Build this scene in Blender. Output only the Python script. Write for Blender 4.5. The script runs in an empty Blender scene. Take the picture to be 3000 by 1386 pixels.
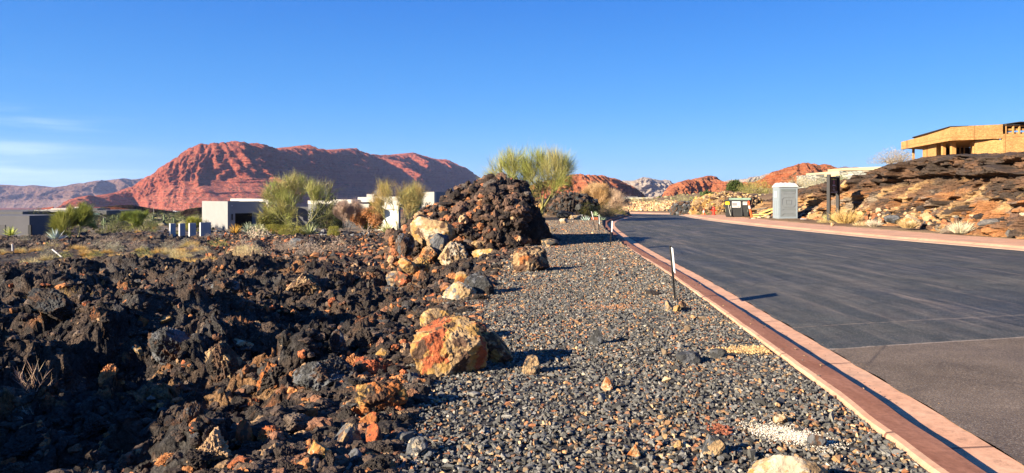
import bpy, bmesh, math, random
import numpy as np
from mathutils import Vector, Matrix, Euler
PI = math.pi
sc = bpy.context.scene
COL = sc.collection
F = 2142.0; HY = 571.0; CX = 1500.0; EYE = 1.6
TRAVEL = np.array([0.85, 0.53]); TRAVEL /= np.linalg.norm(TRAVEL)
SUN_EL = math.radians(20)

# ---------------------------------------------------------------- noise
_rg = np.random.default_rng(7)
_G = _rg.normal(size=(256, 3)); _G /= np.linalg.norm(_G, axis=1)[:, None]
_G = _G.astype(np.float32)
def _hash(ix, iy, iz, seed):
    h = (ix.astype(np.int64) * 374761393 + iy.astype(np.int64) * 668265263 + iz.astype(np.int64) * 2147483647 + seed * 974634777) & 0xffffffff
    h = ((h ^ (h >> 13)) * 1274126177) & 0xffffffff
    return h ^ (h >> 16)
def perlin(x, y, z=None, seed=0):
    x = np.asarray(x, np.float64); y = np.asarray(y, np.float64)
    z = np.zeros_like(x) + 0.37 if z is None else np.asarray(z, np.float64) + np.zeros_like(x)
    xi, yi, zi = np.floor(x), np.floor(y), np.floor(z)
    fx, fy, fz = x - xi, y - yi, z - zi
    u = fx * fx * fx * (fx * (fx * 6 - 15) + 10); v = fy * fy * fy * (fy * (fy * 6 - 15) + 10); w = fz * fz * fz * (fz * (fz * 6 - 15) + 10)
    out = 0
    for dx in (0, 1):
        for dy in (0, 1):
            for dz in (0, 1):
                g = _G[_hash(xi + dx, yi + dy, zi + dz, seed) & 255]
                d = g[..., 0] * (fx - dx) + g[..., 1] * (fy - dy) + g[..., 2] * (fz - dz)
                out = out + d * (u if dx else 1 - u) * (v if dy else 1 - v) * (w if dz else 1 - w)
    return out * 1.5
def fbm(x, y, z=None, o=4, seed=0, gain=.5, lac=2.03):
    a, s, t = 1., 0., 0.
    for i in range(o):
        s = s + a * perlin(x, y, z, seed + i); t += a; a *= gain
        x = x * lac + 3.1; y = y * lac + 1.7
        if z is not None: z = z * lac + 5.3
    return s / t
def ridged(x, y, z=None, o=4, seed=0, gain=.5, lac=2.03):
    a, s, t = 1., 0., 0.
    for i in range(o):
        s = s + a * (1 - 2.2 * np.abs(perlin(x, y, z, seed + i))); t += a; a *= gain
        x = x * lac + 3.1; y = y * lac + 1.7
        if z is not None: z = z * lac + 5.3
    return s / t
def worley(x, y, seed=0):
    xi, yi = np.floor(x), np.floor(y)
    f1 = np.full(x.shape, 9.); f2 = np.full(x.shape, 9.); idn = np.zeros(x.shape)
    for dx in (-1, 0, 1):
        for dy in (-1, 0, 1):
            h = _hash(xi + dx, yi + dy, xi * 0, seed)
            px = xi + dx + (h & 1023) / 1024.; py = yi + dy + ((h >> 10) & 1023) / 1024.
            d = np.hypot(px - x, py - y); hv = ((h >> 20) & 1023) / 1024.
            c = d < f1
            f2 = np.where(c, f1, np.minimum(f2, d)); f1 = np.where(c, d, f1); idn = np.where(c, hv, idn)
    return f1, f2, idn
def ss(a, b, x):
    t = np.clip((np.asarray(x, float) - a) / (b - a), 0, 1); return t * t * (3 - 2 * t)
def mixc(a, b, t):
    return np.asarray(a)[None, :] * (1 - t[:, None]) + np.asarray(b)[None, :] * t[:, None] if np.ndim(a) == 1 else a * (1 - t[:, None]) + np.asarray(b)[None, :] * t[:, None]

# ---------------------------------------------------------------- mesh helpers
def np_mesh(name, V, Fc, mat=None, cols=None, smooth=True, parent=None, link=True):
    me = bpy.data.meshes.new(name)
    V = np.ascontiguousarray(V, np.float32); Fc = np.ascontiguousarray(Fc, np.int32)
    n, k = Fc.shape
    me.vertices.add(len(V)); me.vertices.foreach_set('co', V.ravel())
    me.loops.add(n * k); me.polygons.add(n)
    me.polygons.foreach_set('loop_start', np.arange(0, n * k, k, dtype=np.int32))
    me.loops.foreach_set('vertex_index', Fc.ravel())
    me.update(calc_edges=True)
    me.polygons.foreach_set('use_smooth', np.full(n, bool(smooth)))
    if cols is not None:
        a = me.color_attributes.new('Col', 'FLOAT_COLOR', 'POINT')
        c = np.ones((len(V), 4), np.float32); c[:, :3] = np.clip(cols, 0, 1); a.data.foreach_set('color', c.ravel())
    if mat is not None: me.materials.append(mat)
    o = bpy.data.objects.new(name, me)
    if link: COL.objects.link(o)
    if parent is not None: o.parent = parent
    return o
def grid_faces(nr, nc):
    i = np.arange(nr * nc).reshape(nr, nc)
    return np.stack([i[:-1, :-1], i[:-1, 1:], i[1:, 1:], i[1:, :-1]], -1).reshape(-1, 4)
def tag(o, label=None, cat=None, group=None, kind=None):
    if label: o['label'] = label
    if cat: o['category'] = cat
    if group: o['group'] = group
    if kind: o['kind'] = kind
    elif cat: o['kind'] = 'thing'
    return o
def struct(o): o['kind'] = 'structure'; return o
def empty(name, loc, rz=0, label=None, cat=None, group=None):
    o = bpy.data.objects.new(name, None); COL.objects.link(o)
    o.location = loc; o.rotation_euler = (0, 0, rz); o.empty_display_size = .2
    return tag(o, label, cat, group)
def copy_tree(o, parent=None):
    c = o.copy(); COL.objects.link(c); c.parent = parent
    for ch in list(o.children): copy_tree(ch, c)
    return c
class MB:
    """collects polygons, builds them as one mesh"""
    def __init__(s): s.v = []; s.f = []
    def add(s, vs, fs):
        b = len(s.v); s.v += [tuple(p) for p in vs]; s.f += [tuple(i + b for i in f) for f in fs]; return s
    def box(s, x0, x1, y0, y1, z0, z1, M=None):
        vs = [(x0, y0, z0), (x1, y0, z0), (x1, y1, z0), (x0, y1, z0), (x0, y0, z1), (x1, y0, z1), (x1, y1, z1), (x0, y1, z1)]
        if M is not None: vs = [M @ Vector(p) for p in vs]
        return s.add(vs, [(0, 3, 2, 1), (4, 5, 6, 7), (0, 1, 5, 4), (1, 2, 6, 5), (2, 3, 7, 6), (3, 0, 4, 7)])
    def prism(s, poly, z0, z1):
        n = len(poly)
        if not isinstance(z0, (list, tuple)): z0 = [z0] * n
        if not isinstance(z1, (list, tuple)): z1 = [z1] * n
        vs = [(p[0], p[1], z0[i]) for i, p in enumerate(poly)] + [(p[0], p[1], z1[i]) for i, p in enumerate(poly)]
        return s.add(vs, [tuple(range(n))[::-1], tuple(range(n, 2 * n))] + [(i, (i + 1) % n, n + (i + 1) % n, n + i) for i in range(n)])
    def tube(s, pts, rad, n=8, cap=True):
        pts = [Vector(p) for p in pts]; rings = []
        if not isinstance(rad, (list, tuple)): rad = [rad] * len(pts)
        b = len(s.v); up = Vector((0, 0, 1))
        for i, p in enumerate(pts):
            t = (pts[min(i + 1, len(pts) - 1)] - pts[max(i - 1, 0)])
            t = t.normalized() if t.length > 1e-9 else up
            a = t.cross(Vector((1, 0, 0)) if abs(t.x) < .8 else Vector((0, 1, 0))).normalized(); c = t.cross(a)
            for k in range(n):
                q = p + (a * math.cos(2 * PI * k / n) + c * math.sin(2 * PI * k / n)) * rad[i]
                s.v.append(tuple(q))
        for i in range(len(pts) - 1):
            for k in range(n):
                s.f.append((b + i * n + k, b + i * n + (k + 1) % n, b + (i + 1) * n + (k + 1) % n, b + (i + 1) * n + k))
        if cap:
            s.f.append(tuple(b + k for k in range(n))[::-1]); s.f.append(tuple(b + (len(pts) - 1) * n + k for k in range(n)))
        return s
    def lathe(s, prof, n=16, c=(0, 0)):
        return s.tube([(c[0], c[1], z) for r, z in prof], [max(r, 1e-4) for r, z in prof], n)
    def build(s, name, mat, parent=None, bevel=0, smooth=False):
        me = bpy.data.meshes.new(name); me.from_pydata(s.v, [], s.f)
        bm = bmesh.new(); bm.from_mesh(me); bmesh.ops.recalc_face_normals(bm, faces=bm.faces); bm.to_mesh(me); bm.free()
        me.materials.append(mat)
        if smooth: me.polygons.foreach_set('use_smooth', [True] * len(me.polygons))
        o = bpy.data.objects.new(name, me); COL.objects.link(o); o.parent = parent
        if bevel:
            m = o.modifiers.new('bevel', 'BEVEL'); m.width = bevel; m.segments = 2; m.limit_method = 'ANGLE'
        return o

# ---------------------------------------------------------------- materials
class NT:
    def __init__(s, name):
        m = bpy.data.materials.new(name); m.use_nodes = True; s.m = m; s.t = m.node_tree
        s.b = s.t.nodes['Principled BSDF']; s.L = s.t.links.new
        s.tc = s.t.nodes.new('ShaderNodeTexCoord'); s.gm = s.t.nodes.new('ShaderNodeNewGeometry')
    def n(s, ty, **k):
        x = s.t.nodes.new(ty)
        for a, v in k.items():
            if hasattr(x, a): setattr(x, a, v)
            else: x.inputs[a].default_value = v
        return x
    def co(s, scale=(1, 1, 1), world=True, rot=(0, 0, 0)):
        mp = s.n('ShaderNodeMapping'); mp.inputs['Scale'].default_value = scale; mp.inputs['Rotation'].default_value = rot
        s.L(s.gm.outputs['Position'] if world else s.tc.outputs['Object'], mp.inputs['Vector']); return mp.outputs[0]
    def noise(s, co, scale, detail=6, rough=.6, dist=0):
        x = s.n('ShaderNodeTexNoise'); x.inputs['Scale'].default_value = scale; x.inputs['Detail'].default_value = detail
        x.inputs['Roughness'].default_value = rough; x.inputs['Distortion'].default_value = dist
        s.L(co, x.inputs['Vector']); return x.outputs['Fac']
    def voro(s, co, scale, feat='F1'):
        x = s.n('ShaderNodeTexVoronoi'); x.feature = feat; x.inputs['Scale'].default_value = scale; s.L(co, x.inputs['Vector']); return x.outputs['Distance']
    def ramp(s, fac, stops):
        x = s.n('ShaderNodeValToRGB'); e = x.color_ramp.elements
        while len(e) < len(stops): e.new(.5)
        for i, (p, c) in enumerate(stops):
            e[i].position = p; c = (c, c, c) if not hasattr(c, '__len__') else c; e[i].color = (*c, 1)
        s.L(fac, x.inputs[0]); return x.outputs[0]
    def mix(s, a, b, fac, mode='MIX'):
        x = s.n('ShaderNodeMix'); x.data_type = 'RGBA'; x.blend_type = mode
        for sock, v in ((0, fac), (6, a), (7, b)):
            if hasattr(v, 'node'): s.L(v, x.inputs[sock])
            elif sock == 0: x.inputs[0].default_value = v
            else: x.inputs[sock].default_value = (*v, 1)
        return x.outputs[2]
    def math(s, a, b, op='MULTIPLY'):
        x = s.n('ShaderNodeMath'); x.operation = op
        for i, v in enumerate((a, b)):
            if hasattr(v, 'node'): s.L(v, x.inputs[i])
            else: x.inputs[i].default_value = v
        return x.outputs[0]
    def attr(s):
        x = s.n('ShaderNodeAttribute'); x.attribute_name = 'Col'; return x.outputs['Color']
    def fin(s, col, rough=.8, bump=None, dist=.01, strength=1, metal=0, spec=.3):
        if hasattr(col, 'node'): s.L(s.mix(col, (.75, .74, .72), 1, 'MULTIPLY'), s.b.inputs['Base Color'])
        else: s.b.inputs['Base Color'].default_value = tuple(.74 * q for q in col) + (1,)
        if hasattr(rough, 'node'): s.L(rough, s.b.inputs['Roughness'])
        else: s.b.inputs['Roughness'].default_value = rough
        s.b.inputs['Metallic'].default_value = metal
        s.b.inputs['Specular IOR Level'].default_value = spec
        if bump is not None:
            x = s.n('ShaderNodeBump'); x.inputs['Distance'].default_value = dist; x.inputs['Strength'].default_value = strength
            s.L(bump, x.inputs['Height']); s.L(x.outputs[0], s.b.inputs['Normal'])
        return s.m
MC = {}
def attr_mat(name, lo=.6, hi=1.35, scale=20, dist=.01, rough=.85, strength=1, detail=8, world=False, spec=.25):
    if name in MC: return MC[name]
    t = NT(name); co = t.co(world=world)
    n = t.noise(co, scale, detail, .65); n2 = t.noise(co, scale * 4.3, 4, .6)
    c = t.mix(t.attr(), t.ramp(n, [(.3, lo), (.7, hi)]), 1, 'MULTIPLY')
    h = t.math(n, t.math(n2, .35), 'ADD')
    MC[name] = t.fin(c, rough, h, dist, strength, spec=spec); return MC[name]
def plain(name, col, rough=.6, scale=6, var=.18, dist=.002, metal=0, spec=.3, world=False):
    if name in MC: return MC[name]
    t = NT(name); co = t.co(world=world); n = t.noise(co, scale, 7, .62)
    c = t.mix(col, t.ramp(n, [(.28, 1 - var), (.72, 1 + var)]), 1, 'MULTIPLY')
    MC[name] = t.fin(c, rough, t.noise(co, scale * 5, 4, .6), dist, .6, metal, spec); return MC[name]
# ---------------------------------------------------------------- plan of the place
KL = np.array([(-30, 1.9), (0, 2.2), (4.2, 2.397), (5.7, 2.523), (8.7, 2.73), (11.7, 2.93), (15, 3.12), (20, 3.33), (25.8, 3.66), (33, 4.2), (38, 4.68), (42, 5.2), (46, 5.95), (50, 7.0), (54, 8.0), (58, 9.0), (63, 10.0), (69, 10.5), (75, 10.0), (80, 8.0), (84, 4.0), (87, -2), (88.5, -10)])
RR = np.array([(-30, 22), (0, 19), (10, 17.2), (21.5, 15), (27, 13.9), (32, 13.3), (38, 12.8), (44, 12.6), (50, 12.7), (54, 13.0), (60, 13.9), (66, 15.1), (72, 16.3), (79, 17.4), (86, 17.2), (92, 14), (95.5, 8), (97, 0), (98, -10)])
def smooth_poly(P, n):
    P = np.array([(x, y) for y, x in P], float); out = []
    for i in range(len(P) - 1):
        p0, p1, p2, p3 = P[max(i - 1, 0)], P[i], P[i + 1], P[min(i + 2, len(P) - 1)]
        m = max(2, int(np.linalg.norm(p2 - p1) / .25))
        for k in range(m):
            t = k / m
            out.append(.5 * ((2 * p1) + (-p0 + p2) * t + (2 * p0 - 5 * p1 + 4 * p2 - p3) * t * t + (-p0 + 3 * p1 - 3 * p2 + p3) * t ** 3))
    out.append(P[-1]); out = np.array(out)
    s = np.r_[0, np.cumsum(np.linalg.norm(np.diff(out, axis=0), axis=1))]
    q = np.linspace(0, s[-1], n)
    return np.stack([np.interp(q, s, out[:, 0]), np.interp(q, s, out[:, 1])], 1)
def offset(P, d):
    T = np.gradient(P, axis=0); T /= np.linalg.norm(T, axis=1)[:, None]
    return P + np.stack([T[:, 1], -T[:, 0]], 1) * np.asarray(d).reshape(-1, 1)   # to the right of travel
LK = smooth_poly(KL, 700); RK = smooth_poly(RR, 700)
WO = offset(RK, 3.2)
def zroad(y, x=None):
    return -0.045 - .021 * np.clip(np.asarray(y, float) - 56, 0, 32)
def inpoly(x, y, P):
    ins = np.zeros(x.shape, bool)
    x1, y1 = P[:, 0], P[:, 1]; x2, y2 = np.roll(x1, -1), np.roll(y1, -1)
    for a, b, c, d in zip(x1, y1, x2, y2):
        if b == d: continue
        k = ((b > y) != (d > y)); ins ^= k & (x < (c - a) * (y - b) / (d - b) + a)
    return ins
COR = np.vstack([offset(LK, .15)[::6], offset(RK, 3.0)[::6][::-1]])
GE = np.array([(-10, -2.0), (2, -1.1), (4.2, -.82), (6.1, -.85), (8, -.62), (9, -.55), (12.3, -.46), (15, -.4), (20, .1), (23, .6), (28, 1.1), (35, 1.7), (43, 1.6), (50, -1), (60, -3), (90, -3.5)])
def GX(y): return np.interp(y, GE[:, 0], GE[:, 1])
def KX(y): return np.interp(y, KL[:16, 0], KL[:16, 1])
def RX(y): return np.interp(y, RR[:14, 0], RR[:14, 1])
def Htop(y): return np.interp(y, [0, 20, 31, 36, 39, 45, 50, 57, 62, 68, 80, 95, 120], [3.4, 3.3, 3.25, 3.5, 3.25, 2.55, 2.3, 1.9, 1.4, 1.1, .6, .3, .5])
def zleft(y): return np.interp(y, [0, 3, 8, 20, 27, 40, 60, 75, 110, 200, 600, 1500, 3000, 9000], [-.55, -.6, -.75, -1.05, -1.3, -1.55, -2.3, -3.0, -3.2, -5.4, -13, -32, -62, -150])
def zright(y): return np.interp(y, [0, 90, 150, 300, 900, 1500, 3000, 9000], [0, .2, .3, -2, -12, -22, -52, -140])
def zg(x, y):
    """smooth terrain height"""
    x = np.asarray(x, float); y = np.asarray(y, float)
    r = np.hypot(x, y)
    yy = np.where(y > 0, np.maximum(y, r * .75), 2)
    d = GX(y) - x                                    # distance left of the gravel's edge
    zl = zleft(yy) * ss(0, 2.6, d)
    zl = np.where(y > 60, zleft(yy) * ss(0, 5, d), zl)
    e = x - (RX(y) + 3.2)
    zr = np.where(e > 0, ss(3.2, 6.4, e) * (Htop(y) - .35) + ss(8, 20, e) * np.interp(y, [0, 60, 75, 100], [1.0, .9, 1.2, 1.6]) + ss(20, 80, e) * 1.5, 0)
    # ground beyond the far kerb
    far = ss(100, 108, y) * .95 - .86 * ss(84, 92, y)
    zr = np.where((y > 84), far + ss(16, 70, x) * np.interp(y, [84, 110, 200, 400], [2.2, 3.4, 3.0, 0]), zr * 1.0)
    zr2 = zr + zright(yy)
    t = ss(-.05, .06, x / np.maximum(r, 1e-3)) * ss(60, 140, y)
    z = np.where(d > 0, zl, zr2)
    z = np.where(y > 130, np.where(True, zleft(yy) * (1 - ss(-.22, .02, x / np.maximum(r, 1e-3))) + zr2 * ss(-.22, .02, x / np.maximum(r, 1e-3)), 0), z)
    return z
def gx(px, Y): return (px - CX) / F * Y
def gz(py, Y): return EYE - (py - HY) / F * Y
def at(px, py, ymax=400):
    """point of the terrain seen at a pixel of the photograph"""
    Y = np.geomspace(2, ymax, 3000); X = (px - CX) / F * Y; Z = gz(py, Y)
    h = zg(X, Y); k = np.argmax(Z <= h) if (Z <= h).any() else len(Y) - 1
    return float(X[k]), float(Y[k]), float(h[k])

# ---------------------------------------------------------------- ground sheet
def build_ground():
    az = np.radians(np.r_[np.linspace(-180, -46, 40)[:-1], np.linspace(-46, 46, 430), np.linspace(46, 180, 40)[1:]])
    r = np.r_[0.02, np.geomspace(.6, 9000, 620)]
    A, Rr = np.meshgrid(az, r)
    x = (np.sin(A) * Rr).ravel(); y = (np.cos(A) * Rr).ravel()
    z = zg(x, y)
    ins = inpoly(x, y, COR)
    z = z + fbm(x * .5, y * .5, o=4, seed=3) * .06 * np.where((x < KX(y) + 8) & (GX(y) - x < .8) & (y < 48), 0, 1)
    far = ss(60, 300, np.hypot(x, y)); z = z + far * fbm(x / 60, y / 60, o=4, seed=9) * 2.2 * (1 - ss(0.5, 3, 0 * x))
    z = np.where(ins, np.minimum(z, zroad(y) - .22), z)
    d = GX(y) - x
    low = ss(.5, 1.6, d) * (1 - ss(105, 122, y)) * (y > 1.9) * (x > -np.maximum(y * .8, 0) - 2)
    z = z - low * 1.3
    # colours of the soils
    soil = np.array([.20, .125, .07]); grav = np.array([.07, .065, .06]); dark = np.array([.045, .036, .03]); red = np.array([.24, .085, .045]); sand = np.array([.30, .21, .12])
    n = fbm(x * .35, y * .35, o=5, seed=21)
    c = mixc(soil, sand, ss(-.2, .4, n))
    c = mixc(c, dark, ss(-.05, .25, fbm(x * .12, y * .12, o=4, seed=31)) * ss(60, 110, y) * (x < 0))
    g = (x < KX(y) + .5) & (y < 48) & (d < .6)
    c[g] = grav
    c = mixc(c, red, ss(350, 900, np.hypot(x, y)))
    V = np.stack([x, y, z], 1)
    t = NT('desert_soil'); co = t.co(); nn = t.noise(co, 3, 9, .65); n2 = t.noise(co, 40, 6, .7)
    cc = t.mix(t.attr(), t.ramp(nn, [(.3, .65), (.7, 1.3)]), 1, 'MULTIPLY')
    cc = t.mix(cc, t.ramp(n2, [(.3, .7), (.7, 1.25)]), 1, 'MULTIPLY')
    m = t.fin(cc, .95, n2, .03, .8, spec=.1)
    struct(np_mesh('ground', V, grid_faces(len(r), len(az)), m, c, True))
build_ground()

# ---------------------------------------------------------------- lava field
HUMPS = [  # px, py, radius m, height m   (real swells of the flow)
    (500, 1010, 1.3, .42), (640, 1080, .9, .30), (930, 1130, 1.1, .30), (760, 1100, .7, .25), (140, 890, 1.6, .45), (640, 830, 1.6, .35),
    (330, 800, 2.2, .55), (900, 800, 2.4, .45), (1040, 930, 1.0, .28), (60, 1010, 1.2, .3), (480, 1230, .6, .22), (1010, 760, 2.6, .5), (720, 730, 3.2, .5), (860, 720, 3.2, .55), (1150, 760, 2.4, .5)]
DIPS = [(900, 1010, .9, .55), (830, 1020, .6, .4), (80, 830, 2.2, .6), (700, 1190, .8, .45), (420, 1080, .9, .5), (250, 1150, 1.0, .5), (330, 845, 1.8, .5), (1080, 800, 1.6, .7), (1100, 860, 1.0, .35), (980, 880, 1.0, .35), (600, 900, .9, .3), (860, 1120, .4, .35), (760, 1240, .8, .35), (480, 870, 1.2, .35)]
def lava_h(x, y, hi=True):
    yy = np.hypot(x, y)
    d = GX(y) - x
    env = ss(-.1, 1.5, d) * (1 - .75 * ss(24, 31, y) * (1 - ss(44, 60, y))) * (1 - .4 * ss(60, 80, y))
    band = ss(25, 31, y) * (1 - ss(41, 50, y)) * ss(0, 3, -x - 10 - 0 * y)
    w = fbm(x * .8, y * .8, o=3, seed=5)
    h = .50 * fbm(x * .36, y * .36, o=3, seed=1) + .46 * (ridged(x * .75 + w * .6, y * .75, o=4, seed=2) - .35)
    f1, f2, i1 = worley(x * 1.55 + w * .5, y * 1.55, 4)
    h = h + .30 * (i1 - .35) * ss(0, .28, f2 - f1) + .10 * (1 - f1)
    f1, f2, i2 = worley(x * 4.6 + w, y * 4.6 + w, 6)
    h = h + .16 * (i2 - .3) * ss(0, .22, f2 - f1)
    if hi:
        f1, f2, i3 = worley(x * 11 + w, y * 11 + w, 8)
        h = h + .06 * (i3 - .3) * ss(0, .22, f2 - f1) + .05 * ridged(x * 7, y * 7, o=4, seed=14, gain=.6)
    for (a, b, rr, hh) in HUMPS:
        X, Y, _ = at(a, b); h = h + hh * np.exp(-(((x - X) ** 2 + (y - Y) ** 2) / rr ** 2) ** 1.6)
    for (a, b, rr, hh) in DIPS:
        X, Y, _ = at(a, b); h = h - .6 * hh * np.exp(-(((x - X) ** 2 + ((y - Y) * .8) ** 2) / rr ** 2) ** 2.0)
    # added lava shoulder out of view on the left, shades the near flow
    h = h * env
    h = h + (1.55 + .5 * fbm(x * .9, y * .9, o=3, seed=66)) * np.exp(-(((x + 5.9 + .12 * (y - 3)) / 1.3) ** 2 + ((y - 3.9) / 2.9) ** 2) ** 1.5)
    return h
def at2(px, py):
    Y = np.geomspace(3, 60, 1500); X = (px - CX) / F * Y; Z = gz(py, Y)
    h = zg(X, Y) + lava_h(X, Y, False); k = np.argmax(Z <= h) if (Z <= h).any() else len(Y) - 1
    return float(X[k]), float(Y[k]), float(h[k])
def lava_cols(x, y, z, seed=40):
    blk = np.array([.046, .038, .033]); brn = np.array([.110, .076, .054]); gry = np.array([.095, .088, .080]); org = np.array([.33, .13, .05]); tan = np.array([.34, .21, .10])
    a = fbm(x * 1.1, y * 1.1, z * 1.1, o=5, seed=seed, gain=.6); b = fbm(x * .8 + 9, y * .8, z, o=5, seed=seed + 3, gain=.65); c = fbm(x * .6, y * .6 + 5, z, o=6, seed=seed + 6, gain=.65)
    col = mixc(blk, brn, ss(-.12, .25, a)); col = mixc(col, gry, ss(.08, .2, b) * .8)
    right = ss(-9, -1, x) * .09
    t = ss(.20, .28, c + right); col = mixc(col, org, t * .85); col = mixc(col, tan, t * ss(-.1, .2, b) * .8)
    return col
def build_lava():
    sl = np.r_[np.linspace(-3.2, -.85, 110)[:-1], np.linspace(-.85, .05, 690)]; r = np.geomspace(1.6, 125, 1050)
    S, Y = np.meshgrid(sl, r)
    S = np.where(S < -.85, -.85 + (S + .85) * np.clip(14 / Y, 0.08, 1), S)
    x = (S * Y).ravel(); y = Y.ravel()
    # let the right border follow the gravel's edge
    lim = GX(y) + .25; x = np.where(x > lim, lim + (x - lim) * .02, x)
    z0 = zg(x, y); h = lava_h(x, y)
    d = GX(y) - x
    z = z0 + h
    z = np.where(d < .25, np.minimum(z, z0 - .05 - (.25 - d) * .8), z)
    back = ss(108, 124, y); z = z - back * 2.5
    pad = ss(86, 90, y) * ss(-60, -55, x); z = np.where(pad > 0, z * (1 - pad) + (-3.15 + .1 * fbm(x * .5, y * .5, seed=77)) * pad, z)
    z = z - back * 1.0
    # break the sheet sideways so that rims overhang
    k = ss(0, .6, d) * .16
    x2 = x + k * fbm(x * 2.2, y * 2.2, z * 2.2, o=3, seed=50); y2 = y + k * fbm(x * 2.2 + 7, y * 2.2, z * 2.2, o=3, seed=53)
    k2 = .08 * ss(0, .4, d)
    x2 += k2 * fbm(x * 8, y * 8, z * 8, o=2, seed=56); y2 += k2 * fbm(x * 8, y * 8, z * 8 + 4, o=2, seed=58)
    col = lava_cols(x, y, z)
    soil = np.array([.26, .18, .10])
    band = ss(25, 30, y) * (1 - ss(40, 47, y)) * ss(-.3, .15, fbm(x * .25, y * .25, o=4, seed=61) + .02) * ss(4, 9, -x)
    patch = ss(.05, .2, fbm(x * .13, y * .13, o=4, seed=63)) * ss(45, 55, y)
    col = mixc(col, soil * .8, np.clip(band * .10 + patch * .3, 0, .9))
    padc = pad * ss(88, 92, y); col = mixc(col, np.array([.30, .24, .18]), padc * .7)
    t = NT('lava'); co = t.co(); n1 = t.noise(co, 7, 10, .72); n2 = t.noise(co, 32, 8, .7); v = t.voro(co, 26)
    c = t.mix(t.attr(), t.ramp(n2, [(.32, .35), (.70, 2.2)]), 1, 'MULTIPLY')
    rust = t.ramp(t.noise(co, 3.1, 9, .75, .4), [(.60, 0), (.66, 1)])
    c = t.mix(c, (.20, .085, .04), t.math(rust, .55))
    hgt = t.math(t.math(n1, 1.6), t.math(n2, t.math(v, .5), 'ADD'), 'ADD')
    m = t.fin(c, .9, hgt, .11, 1, spec=.2)
    MC['lava'] = m
    struct(np_mesh('lava_field', np.stack([x2, y2, z], 1), grid_faces(len(r), len(sl)), m, col, True))
build_lava()

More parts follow.
